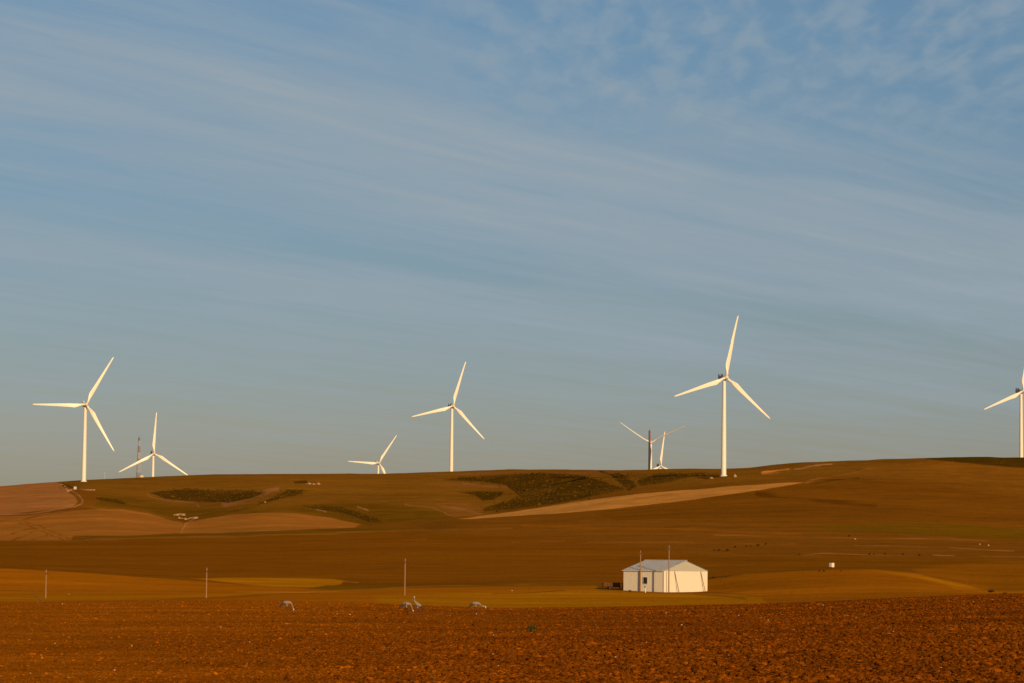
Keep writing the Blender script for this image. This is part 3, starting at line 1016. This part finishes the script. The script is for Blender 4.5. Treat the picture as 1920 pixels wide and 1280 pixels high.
# ------------------------------------------------------------------ utility poles
def make_pole():
    root = empty('utility_pole', (0, 0, 0))
    bm = bmesh.new(); cyl(bm, (0, 0, -0.3), (0, 0, 1.0), 0.15, 0.11, 10); bm_obj('shaft', bm, M_WOOD, root)
    bm = bmesh.new(); box(bm, (0, -0.14, 0), (1.3, 0.1, 0.12)); arm = bm_obj('crossarm', bm, M_DWOOD, root)
    for x in (-0.55, 0.0, 0.55):
        b = bmesh.new(); cyl(b, (x, -0.14, 0.06), (x, -0.14, 0.26), 0.05, 0.035, 8)
        bm_obj('insulator', b, M_DARK, arm)
    return root


POLES = [
    (1254, 1021.5, 616, 'tall utility pole rising in front of the shed corner, its crossarm above the roof ridge'),
    (1200.5, 1031, Pc.y + math.cos(PHI) * along(1200.5, -math.sin(PHI), math.cos(PHI)) - 0.45, 'utility pole in front of the shed wall, just left of the dark window'),
    (759, 1046, 560, 'pale utility pole standing behind the pair of cranes'),
    (387, 1063, 540, 'pale utility pole in front of the golden stubble strip, second from the left'),
    (86, 1067, 540, 'faint utility pole on the orange stubble, first from the left'),
]
proto = make_pole()
for i, (u, v, Y, lab) in enumerate(POLES):
    root = proto if i == 0 else copy_tree(proto)
    p = on(u, Y)
    p = Vector((at(u, 1100, Y).x, Y, ground_z(at(u, 1100, Y).x, Y)))
    H = at(u, v, Y).z - p.z
    root.location = p
    root.rotation_euler = (0, 0, R(8 if i < 2 else 74))
    for ch in children(root):
        if ch.name.startswith('shaft'):
            ch.scale = (1, 1, H)
        else:
            ch.location.z = H - 0.75
    tag(root, lab, 'utility pole', 'utility poles across the farmland')

# ------------------------------------------------------------------ rusty trailer left of the shed
p = on(1147, 634)
tr = empty('farm_trailer', p, R(4))
bm = bmesh.new(); box(bm, (0, 0, 0.62), (3.7, 1.9, 0.14)); box(bm, (0, 0.6, 0.5), (3.9, 0.1, 0.12)); box(bm, (0, -0.6, 0.5), (3.9, 0.1, 0.12))
bm_obj('bed', bm, M_RUST, tr)
for s_ in (-1, 1):
    bm = bmesh.new(); box(bm, (0, s_ * 0.92, 1.08), (3.66, 0.05, 0.74))
    for x in (-1.8, -0.9, 0, 0.9, 1.8):
        box(bm, (x, s_ * 0.97, 1.08), (0.09, 0.06, 0.8))
    bm_obj('side_board', bm, M_RUST, tr)
bm = bmesh.new(); box(bm, (-1.83, 0, 1.08), (0.05, 1.78, 0.74)); bm_obj('tail_board', bm, M_RUST, tr)
for s_ in (-1, 1):
    bm = bmesh.new(); cyl(bm, (-0.4, s_ * 1.0, 0.36), (-0.4, s_ * 1.22, 0.36), 0.38, 0.38, 18)
    wl = bm_obj('wheel', bm, M_TYRE, tr)
    bm = bmesh.new(); cyl(bm, (-0.4, s_ * 1.2, 0.36), (-0.4, s_ * 1.24, 0.36), 0.2, 0.2, 14); bm_obj('rim', bm, M_RUST, wl)
bm = bmesh.new(); cyl(bm, (1.8, -0.5, 0.5), (2.9, 0, 0.45), 0.06, 0.06, 6); cyl(bm, (1.8, 0.5, 0.5), (2.9, 0, 0.45), 0.06, 0.06, 6)
bm_obj('drawbar', bm, M_DWOOD, tr)
tag(tr, 'rusty low farm trailer with boarded sides parked in the shade left of the shed', 'trailer')
p = on(1165.5, 633)
rk = empty('steel_rack', p, R(10))
for x in (-0.35, 0.35):
    for yv in (-0.4, 0.4):
        bm = bmesh.new(); box(bm, (x, yv, 0.72), (0.09, 0.09, 1.44)); bm_obj('upright', bm, M_DWOOD, rk)
for z in (0.35, 0.9, 1.42):
    for yv in (-0.4, 0.4):
        bm = bmesh.new(); box(bm, (0, yv, z), (0.606, 0.07, 0.07)); bm_obj('rail', bm, M_DWOOD, rk)
tag(rk, 'dark open steel rack between the rusty trailer and the shed wall', 'rack')

# small white tank in the field behind the mound
p = place(1559.5, 1063.5, 700, 1500)
if p.y < 800:
    p = on(1559.5, 960)
tk = empty('water_tank', p, R(40))
px_ = p.y / F
zt = max(0.2, at(1559.5, 1063, p.y).z - p.z)
bm = bmesh.new(); box(bm, (0, 0, zt / 2), (1.1, 1.1, zt)); bm_obj('stand', bm, M_DWOOD, tk)
bm = bmesh.new(); box(bm, (0, 0, zt + 4 * px_), (7.2 * px_, 7.2 * px_, 8 * px_)); bmesh.ops.bevel(bm, geom=list(bm.edges), offset=0.08, segments=2, affect='EDGES')
bm_obj('tank_body', bm, M_WALL, tk)
bm = bmesh.new(); cyl(bm, (0, 0, zt + 8 * px_), (0, 0, zt + 8.7 * px_), 0.25, 0.22, 10); bm_obj('lid', bm, M_DARK, tk)
tag(tk, 'small white square water tank alone in the brown field beyond the grassy mound', 'water tank')

# ------------------------------------------------------------------ posts
def post(u, v, Y, hgt, w, mat, label):
    p = on(u, Y)
    o = bmesh.new()
    cyl(o, (0, 0, -0.2), (0, 0, hgt), w, w * 0.85, 8)
    cyl(o, (0, 0, hgt), (0, 0, hgt + w * 0.5), w * 0.85, w * 0.3, 8)
    r_ = bm_obj('marker_post', o, mat, None)
    r_.location = p
    tag(r_, label, 'post')


post(1211, 1112, 605, 0.75, 0.11, M_WALL, 'short white post in the grass below the shed window')
post(1054, 1104, 610, 0.8, 0.10, M_DWOOD, 'short dark fence post on the grass left of the rusty trailer')

# ------------------------------------------------------------------ bushes
def leaf_ball(center, rad, n, size, flat=0.7):
    V, Fc = [], []
    for _ in range(n):
        d = rng.normal(size=3); d /= np.linalg.norm(d)
        r_ = rad * rng.uniform(0.35, 1.0) * (0.8 + 0.4 * vnoise(np.array([d[0] * 2 + 5]), np.array([d[1] * 2 + d[2] + 5]), 8)[0])
        c = np.array(center) + d * np.array([1, 1, flat]) * r_
        if c[2] < 0.02:
            c[2] = rng.uniform(0.02, 0.15)
        a = rng.normal(size=3); a /= np.linalg.norm(a)
        b = np.cross(a, rng.normal(size=3)); b /= np.linalg.norm(b)
        s_ = size * rng.uniform(0.6, 1.4)
        i = len(V)
        V += [c - a * s_, c + b * s_ * 0.5, c + a * s_, c - b * s_ * 0.5]
        Fc.append((i, i + 1, i + 2, i + 3))
    return V, Fc


def make_bush(flat=0.7):
    root = empty('bush', (0, 0, 0))
    V, Fc = [], []
    for c, r_ in (((0, 0, 0.45), 0.62), ((0.45, 0.1, 0.38), 0.45), ((-0.42, -0.05, 0.36), 0.48), ((0.1, -0.3, 0.5), 0.4)):
        v_, f_ = leaf_ball(c, r_, 130, 0.13, flat)
        Fc += [tuple(i + len(V) for i in f) for f in f_]
        V += v_
    mesh_obj('foliage', V, Fc, M_BUSH, root)
    bm = bmesh.new()
    for k_ in range(5):
        a = k_ * 1.3
        cyl(bm, (0.04 * math.cos(a), 0.04 * math.sin(a), -0.1), (0.3 * math.cos(a), 0.3 * math.sin(a), 0.6), 0.035, 0.012, 5)
    bm_obj('stem', bm, M_TWIG, root)
    return root


BUSHES = [  # u, v(base), width px, height px, label
    (1339.5, 1032, 6, 4.5, 'dark bush at the left end of the bush line in the plain behind the shed'),
    (1348, 1032, 8, 5, 'second dark bush of the line in the plain, beside the left end bush'),
    (1364, 1032.5, 10, 6, 'widest dark bush near the left end of the line in the plain'),
    (1378.5, 1026, 8, 4.5, 'dark bush a little up the slope from the widest bush of the line'),
    (1399.5, 1024, 7, 3.5, 'low dark bush in the middle of the line, left of its pair'),
    (1408, 1024, 6, 3.5, 'low dark bush in the middle of the line, right of its pair'),
    (1421.5, 1022.5, 12, 5, 'broad dark bush towards the right end of the line in the plain'),
    (1436, 1020.5, 7, 4.5, 'dark bush at the right end of the line in the plain'),
    (1498, 1040, 7, 5, 'single very dark bush at the left tip of the pale sandy strip'),
    (1630, 1039.5, 6, 5, 'left one of three small bushes on the pale sandy strip'),
    (1639, 1039.5, 6, 4, 'middle one of three small bushes on the pale sandy strip'),
    (1660, 1039, 7, 5, 'right one of three small bushes on the pale sandy strip'),
    (1724, 1041, 8, 5, 'low bush at the right end of the pale sandy strip'),
    (1693, 1039, 7, 4, 'little bush over the pale sandy strip, between the three and the end one'),
    (1592, 1005, 7, 4, 'small dark bush by the edge of the olive band on the right'),
    (1536.5, 1071, 6, 6, 'dark bush on the mound crest, just left of the white tank'),
    (1545, 1071, 6, 4.5, 'smaller bush on the mound crest right below the white tank'),
    (1577, 1071, 5, 4, 'small bush on the mound crest right of the white tank'),
    (1859, 1109.5, 17, 6, 'low wide dark bush at the foot of the grassy mound on the right'),
    (1884, 1114.5, 16, 6, 'low wide dark bush on the edge of the ploughed field at the right'),
    (1338, 1083, 9, 4, 'dark bush clump just right of the shed, nearer the wall'),
    (1362, 1082, 9, 4, 'dark bush clump right of the shed, farther from the wall'),
    (1181, 1108.5, 8, 4, 'small dark bush at the foot of the shed window wall'),
]
proto = make_bush()
for i, (u, v, wpx, hpx, lab) in enumerate(BUSHES):
    root = proto if i == 0 else copy_tree(proto)
    p = place(u, v, 400 if v > 1100 else 690, 2400)
    k_ = p.y / F
    root.location = p
    root.rotation_euler = (0, 0, i * 1.7)
    s_ = wpx * k_ / 2.2
    root.scale = (s_, s_, hpx * k_ / 0.95)
    tag(root, lab, 'bush', 'scattered dark bushes')

# ------------------------------------------------------------------ pale rocks on the hills
def rock_mesh(seed):
    r_ = random.Random(seed)
    bm = bmesh.new()
    bmesh.ops.create_icosphere(bm, subdivisions=2, radius=1.0)
    for vtx in bm.verts:
        d = vtx.co.normalized()
        k_ = 0.8 + 0.35 * float(fbm(np.array([d.x * 1.5 + seed]), np.array([d.y * 1.5 + d.z * 1.3]), seed, 3)[0])
        vtx.co = d * k_
        vtx.co.z *= 0.62
        if vtx.co.z < -0.25:
            vtx.co.z = -0.25
    return bm


ROCKS = [
    (1378, 893, 7, 7.5, 'pale upright boulder just right of the tallest turbine base'),
    (1334, 896, 8, 4, 'low pale rock left of the tallest turbine base, by dark scrub'),
    (597, 907, 6, 5, 'pale rock near the ridge top, brightest of the little outcrop left of the middle'),
    (580, 906.5, 7, 4, 'duller rock at the left of the little outcrop near the ridge top'),
    (588, 907, 6, 3, 'low rock in the middle of the little outcrop near the ridge top'),
    (497, 941, 4, 3, 'small pale rock at the lower tip of the dark scrub wedge'),
    (1837, 1020, 3, 3.5, 'left one of two tiny white stones in the plain far right'),
    (1853.5, 1022, 3.5, 4, 'right one of two tiny white stones in the plain far right'),
    (1603, 1010, 5, 3, 'pale stone beside the small bush by the olive band'),
    (332, 965, 10, 4, 'pale rock on the left of the gully between the two brown mounds'),
    (343, 965, 11, 4, 'long pale rock at the head of the gully between the two brown mounds'),
    (366, 971, 12, 5, 'orange lit rock on the right of the gully between the two brown mounds'),
    (336, 970.5, 5, 4, 'small pale rock lower down in the gully, on its left side'),
    (348, 973, 6, 5, 'small pale rock lower down in the gully, in its middle'),
    (176, 918, 6, 2.5, 'flat pale slab right of the far left turbine base'),
]
rm = [rock_mesh(k_) for k_ in range(3)]
rme = []
for b in rm:
    me = bpy.data.meshes.new('rock'); b.to_mesh(me); b.free(); me.materials.append(M_ROCK); rme.append(me)
for i, (u, v, wpx, hpx, lab) in enumerate(ROCKS):
    p = place(u, v, 700, 2900)
    o = bpy.data.objects.new('rock', rme[i % 3]); COL.objects.link(o)
    k_ = p.y / F
    o.location = p
    o.rotation_euler = (0, 0, i * 2.1)
    o.scale = (wpx * k_ / 2, wpx * k_ / 2, hpx * k_ / 0.85)
    tag(o, lab, 'rock', 'pale rocks on the hills')

# pale stones lying on the ploughed soil
STONES = [(1675, 1186, 4), (1897, 1209, 5), (1904, 1171, 4), (1278, 1173, 5), (1249, 1150, 3.5), (1358, 1155, 3.5), (1385, 1155, 3.5), (925, 1193, 4),
          (1212, 1207, 4), (915, 1208, 5), (934, 1252, 4), (924, 1229, 4), (1154, 1236, 6), (247, 1214, 5), (103, 1209, 4), (215, 1260, 5), (57, 1266, 4),
          (468, 1206, 4), (656, 1153, 4.5), (632, 1152, 3.5), (906, 1138, 3), (1543, 1135, 4), (1825, 1129, 4), (1440, 1164, 4), (1765, 1256, 5), (1605, 1160, 3.5),
          (893, 1152, 4.5), (414, 1178, 3.5), (1366, 1232, 5), (129, 1113, 3), (960, 1106.5, 4), (117, 1133, 4)]
for i, (u, v, wpx) in enumerate(STONES):
    p = place(u, v, 62, 800)
    o = bpy.data.objects.new('field_stone', rme[i % 3].copy()); COL.objects.link(o)
    o.data.materials[0] = M_STONE
    k_ = p.y / F
    o.location = p + Vector((0, 0, 0.07 if p.y < 300 else 0.0))
    o.rotation_euler = (0, 0, i * 1.3)
    o.scale = (wpx * k_ / 3.0, wpx * k_ / 3.0, wpx * k_ / 2.4)
    tag(o, 'small pale stone lying loose among the brown soil clods', 'stone', 'pale stones on the ploughed field')

# green weed and dry twig
p = place(998, 1186, 62, 300)
wd = empty('weed', p)
V, Fc = leaf_ball((0, 0, 0.16), 0.27, 90, 0.075, 0.8)
mesh_obj('foliage', V, Fc, M_WEED, wd)
bm = bmesh.new(); cyl(bm, (0, 0, -0.05), (0.02, 0, 0.25), 0.012, 0.006, 5); cyl(bm, (0, 0, 0), (-0.1, 0, 0.2), 0.01, 0.005, 5); bm_obj('stem', bm, M_TWIG, wd)
tag(wd, 'small green weed tuft growing alone in the ploughed soil', 'weed')
p = on(78, 232)
bm = bmesh.new()
pts = [at(u, v, 232) - p for u, v in ((79, 1131), (76, 1125), (71, 1119.5), (64, 1115), (56, 1112.5))]
for i in range(4):
    cyl(bm, pts[i], pts[i + 1], 0.045 - 0.006 * i, 0.04 - 0.006 * i, 6)
o = bm_obj('dry_twig', bm, M_DWOOD)
o.location = p
tag(o, 'thin dark dry twig arching left at the field edge on the far left', 'twig')

# ------------------------------------------------------------------ blue cranes
def skinned(name, nodes, edges, mat, parent, root_i=0, levels=2):
    me = bpy.data.meshes.new(name)
    me.from_pydata([n_[0] for n_ in nodes], edges, [])
    o = bpy.data.objects.new(name, me)
    COL.objects.link(o)
    o.parent = parent
    me.materials.append(mat)
    md = o.modifiers.new('skin', 'SKIN')
    sv = me.skin_vertices[0].data
    for i, n_ in enumerate(nodes):
        r_ = n_[1]
        sv[i].radius = (r_, r_) if not isinstance(r_, tuple) else r_
        sv[i].use_root = (i == root_i)
    md.use_smooth_shade = True
    sb = o.modifiers.new('sub', 'SUBSURF')
    sb.levels = levels; sb.render_levels = levels
    return o


def crane(u, v, pose, face, label, size=0.93):
    """face = +1 looks to the right, -1 to the left; local x is forward"""
    p = place(u, v, 120, 232)
    p.z += soil_lumps(np.array([p.x]), np.array([p.y]))[0]
    root = empty('crane', p, 0 if face > 0 else math.pi)
    root.scale = (size, size, size)
    if pose == 'upright':
        body = [((-0.30, 0, 0.56), 0.055), ((-0.16, 0, 0.66), 0.115), ((0.0, 0, 0.76), 0.135), ((0.13, 0, 0.86), 0.105), ((0.20, 0, 0.95), 0.06),
                ((0.21, 0, 1.04), 0.036), ((0.19, 0, 1.13), 0.033), ((0.20, 0, 1.20), 0.046), ((0.26, 0, 1.19), 0.025), ((0.33, 0, 1.175), 0.010)]
        hip = 1
        tail = [((-0.20, 0, 0.63), 0.085), ((-0.34, 0, 0.50), 0.075), ((-0.43, 0, 0.38), 0.05), ((-0.47, 0, 0.28), 0.02)]
        crown = [((0.165, 0, 1.215), 0.035), ((0.205, 0, 1.237), 0.042), ((0.235, 0, 1.225), 0.028)]
    else:
        dx = {'feed': 0.0, 'reach': 0.10}[pose]
        hz = {'feed': 0.16, 'reach': 0.36}[pose]
        body = [((-0.34, 0, 0.66), 0.05), ((-0.18, 0, 0.75), 0.12), ((0.0, 0, 0.79), 0.145), ((0.17, 0, 0.74), 0.11), ((0.27, 0, 0.64), 0.06),
                ((0.33 + dx, 0, 0.52), 0.037), ((0.37 + 2 * dx, 0, hz + 0.2), 0.033), ((0.40 + 2.6 * dx, 0, hz + 0.08), 0.046), ((0.43 + 2.8 * dx, 0, hz + 0.01), 0.024),
                ((0.46 + 3 * dx, 0, hz - 0.06), 0.010)]
        hip = 1
        tail = [((-0.22, 0, 0.72), 0.085), ((-0.38, 0, 0.60), 0.085), ((-0.50, 0, 0.48), 0.06), ((-0.56, 0, 0.38), 0.025)]
        crown = [((0.375 + 2.3 * dx, 0.0, hz + 0.15), 0.036), ((0.425 + 2.6 * dx, 0, hz + 0.10), 0.042), ((0.45 + 2.8 * dx, 0, hz + 0.05), 0.026)]
    nodes = list(body)
    edges = [(i, i + 1) for i in range(len(body) - 1)]
    hp = Vector(body[2][0])
    for s_ in (-1, 1):
        b = len(nodes)
        stride = 0.07 * s_
        nodes += [((hp.x - 0.06, s_ * 0.05, hp.z - 0.16), 0.04), ((hp.x - 0.02 + stride * 0.4, s_ * 0.055, 0.44), 0.022),
                  ((hp.x - 0.07 + stride * 0.6, s_ * 0.055, 0.36), 0.018), ((hp.x - 0.02 + stride, s_ * 0.055, 0.03), 0.013), ((hp.x + 0.06 + stride, s_ * 0.055, 0.0), 0.010)]
        edges += [(2, b), (b, b + 1), (b + 1, b + 2), (b + 2, b + 3), (b + 3, b + 4)]
    skinned('body', nodes, edges, M_CRANE, root, 2)
    skinned('tail_plumes', tail, [(0, 1), (1, 2), (2, 3)], M_TAIL, root, 0)
    skinned('crown_feathers', crown, [(0, 1), (1, 2)], M_CROWN, root, 0)
    tag(root, label, 'bird', 'grey cranes feeding on the ploughed field')


crane(782, 1152, 'upright', -1, 'grey crane standing tall with its neck up, facing left beside a feeding one')
crane(763, 1151, 'feed', 1, 'grey crane bending to feed, hunched beside the upright crane')
crane(893, 1149, 'reach', 1, 'grey crane feeding alone on the right, white head stretched forward')
crane(539, 1148, 'feed', 1, 'grey crane feeding alone, farthest left of the birds')

# ------------------------------------------------------------------ sun, sky and clouds
SUN_EL, SUN_AZ = 16.0, 24.0        # degrees above the horizon; degrees right of straight behind the camera
sd = bpy.data.lights.new('sun', 'SUN')
sd.energy = 5.0
sd.angle = R(0.5)
sd.color = (1.0, 0.70, 0.36)
sun = bpy.data.objects.new('sun', sd)
COL.objects.link(sun)
sv = Vector((math.sin(R(SUN_AZ)) * math.cos(R(SUN_EL)), -math.cos(R(SUN_AZ)) * math.cos(R(SUN_EL)), math.sin(R(SUN_EL))))
sun.rotation_euler = sv.to_track_quat('Z', 'Y').to_euler()
sun.location = (0, -50, 60)

w = bpy.data.worlds.new('World')
sc.world = w
w.use_nodes = True
nt = w.node_tree
N = nt.nodes
LK = nt.links.new
bg = N['Background']
sky = N.new('ShaderNodeTexSky')
sky.sky_type = 'NISHITA'
sky.sun_disc = False
sky.sun_elevation = R(SUN_EL)
sky.sun_rotation = R(180 - SUN_AZ)
sky.air_density = 1.0
sky.dust_density = 1.0
sky.ozone_density = 1.0


def math_node(op, a, b=None, c=None, clamp=False):
    n_ = N.new('ShaderNodeMath')
    n_.operation = op
    n_.use_clamp = clamp
    for i, x in enumerate((a, b, c)):
        if x is None:
            continue
        if isinstance(x, (int, float)):
            n_.inputs[i].default_value = x
        else:
            LK(x, n_.inputs[i])
    return n_.outputs[0]


def maprange(x, a, b, c, d, smooth=True):
    n_ = N.new('ShaderNodeMapRange')
    n_.interpolation_type = 'SMOOTHSTEP' if smooth else 'LINEAR'
    n_.inputs['From Min'].default_value = a
    n_.inputs['From Max'].default_value = b
    n_.inputs['To Min'].default_value = c
    n_.inputs['To Max'].default_value = d
    LK(x, n_.inputs['Value'])
    return n_.outputs[0]


def noise2(x, y, scale, detail=4, rough=0.55, dist=0.0, z=0.0):
    cb = N.new('ShaderNodeCombineXYZ')
    LK(x, cb.inputs[0]); LK(y, cb.inputs[1])
    cb.inputs[2].default_value = z
    n_ = N.new('ShaderNodeTexNoise')
    n_.inputs['Scale'].default_value = scale
    n_.inputs['Detail'].default_value = detail
    n_.inputs['Roughness'].default_value = rough
    n_.inputs['Distortion'].default_value = dist
    LK(cb.outputs[0], n_.inputs['Vector'])
    return n_.outputs['Fac']


tc = N.new('ShaderNodeTexCoord')
sp = N.new('ShaderNodeSeparateXYZ')
LK(tc.outputs['Generated'], sp.inputs[0])
zc = math_node('ADD', math_node('MAXIMUM', sp.outputs[2], 0.0), 0.035)
px = math_node('DIVIDE', sp.outputs[0], zc)
py = math_node('DIVIDE', sp.outputs[1], zc)
# cloud sheet axes: s along the wind (35 degrees right of the view), t across it
WA = R(38)
s_ = math_node('ADD', math_node('MULTIPLY', px, math.sin(WA)), math_node('MULTIPLY', py, math.cos(WA)))
t_ = math_node('SUBTRACT', math_node('MULTIPLY', px, math.cos(WA)), math_node('MULTIPLY', py, math.sin(WA)))
TS = 0.24       # where the streets of cloud lie across the wind
drift = noise2(math_node('MULTIPLY', s_, 0.35), t_, 0.9, 3, 0.5, 0.0, 2.0)
lift = math_node('MULTIPLY', math_node('MAXIMUM', math_node('MULTIPLY', px, -0.55), 0.0), maprange(py, 5.5, 4.3, 0, 1))
tm = math_node('ADD', math_node('ADD', t_, lift), math_node('MULTIPLY', math_node('SUBTRACT', drift, 0.5), 1.1))
bands = N.new('ShaderNodeValToRGB')
LK(maprange(tm, -6.5 - TS, -1.5 - TS, 0, 1, False), bands.inputs[0])
ce = bands.color_ramp
ce.interpolation = 'B_SPLINE'
BP = [(-6.5, 0.25), (-5.6, 0.42), (-5.2, 0.30), (-4.85, 0.78), (-4.6, 0.42), (-4.35, 0.14), (-4.1, 0.12), (-3.85, 0.62), (-3.5, 0.88), (-3.1, 0.74),
      (-2.85, 0.66), (-2.55, 0.40), (-2.3, 0.20), (-1.5, 0.22)]
while len(ce.elements) < len(BP):
    ce.elements.new(0.5)
for el, (tt, d_) in zip(ce.elements, BP):
    el.position = (tt + 6.5) / 5.0
    el.color = (d_, d_, d_, 1)
fine = noise2(math_node('MULTIPLY', s_, 0.22), t_, 4.0, 6, 0.6, 0.5, 7.0)
thin = noise2(math_node('MULTIPLY', s_, 0.12), t_, 9.0, 4, 0.6, 0.3, 4.0)
wisp = math_node('ADD', bands.outputs[0], math_node('ADD', math_node('MULTIPLY', math_node('SUBTRACT', fine, 0.5), 1.35),
                                                    math_node('MULTIPLY', math_node('SUBTRACT', thin, 0.5), 0.75)))
wisp = math_node('MAXIMUM', wisp, 0.0)
# rippled patch of altocumulus overhead to the right
rip = noise2(math_node('MULTIPLY', px, 3.6), math_node('MULTIPLY', py, 1.0), 5.0, 3, 0.5, 0.25, 3.0)
area = math_node('MULTIPLY', maprange(py, 5.8, 4.5, 0, 1), maprange(px, -0.3, 0.15, 0, 1))
ripple = math_node('MULTIPLY', maprange(rip, 0.32, 0.74, 0, 0.56), area)
mask0 = math_node('ADD', math_node('MULTIPLY', wisp, math_node('SUBTRACT', 1.0, math_node('MULTIPLY', area, 0.75))), ripple)
lowfade = maprange(sp.outputs[2], 0.015, 0.09, 0.25, 1.0)
mask = math_node('MULTIPLY', mask0, lowfade, clamp=True)
mask = math_node('MULTIPLY', mask, 0.95)

# trim the clear sky a little by height
rmp = N.new('ShaderNodeValToRGB')
LK(maprange(sp.outputs[2], 0.0, 0.25, 0, 1, False), rmp.inputs[0])
cr = rmp.color_ramp
TRIM = [(0.0, (1.08, 1.02, 1.13)), (2.15, (1.03, 0.975, 1.13)), (3.75, (0.94, 0.985, 1.20)), (6.0, (0.89, 1.02, 1.26)), (8.5, (0.86, 1.07, 1.33)),
        (11.0, (0.86, 1.13, 1.40)), (14.4, (0.85, 1.05, 1.30))]
while len(cr.elements) < len(TRIM):
    cr.elements.new(0.5)
for el, (deg, c_) in zip(cr.elements, TRIM):
    el.position = math.sin(R(deg)) / 0.25
    el.color = (*c_, 1)
mul = N.new('ShaderNodeMix'); mul.data_type = 'RGBA'; mul.blend_type = 'MULTIPLY'
mul.inputs[0].default_value = 1.0
LK(sky.outputs[0], mul.inputs[6]); LK(rmp.outputs[0], mul.inputs[7])
# clouds: lit by the same low sun, paler and warmer than the sky behind them
cl = N.new('ShaderNodeMix'); cl.data_type = 'RGBA'
LK(mask, cl.inputs[0])
LK(mul.outputs[2], cl.inputs[6])
cl.inputs[7].default_value = (6.05, 7.4, 8.45, 1)
LK(cl.outputs[2], bg.inputs['Color'])
bg.inputs['Strength'].default_value = 0.05

sc.render.engine = 'CYCLES'
sc.cycles.max_bounces = 4
sc.cycles.use_denoising = True
sc.view_settings.view_transform = 'Standard'
sc.view_settings.look = 'None'
sc.view_settings.exposure = 0.0
sc.view_settings.gamma = 1.0
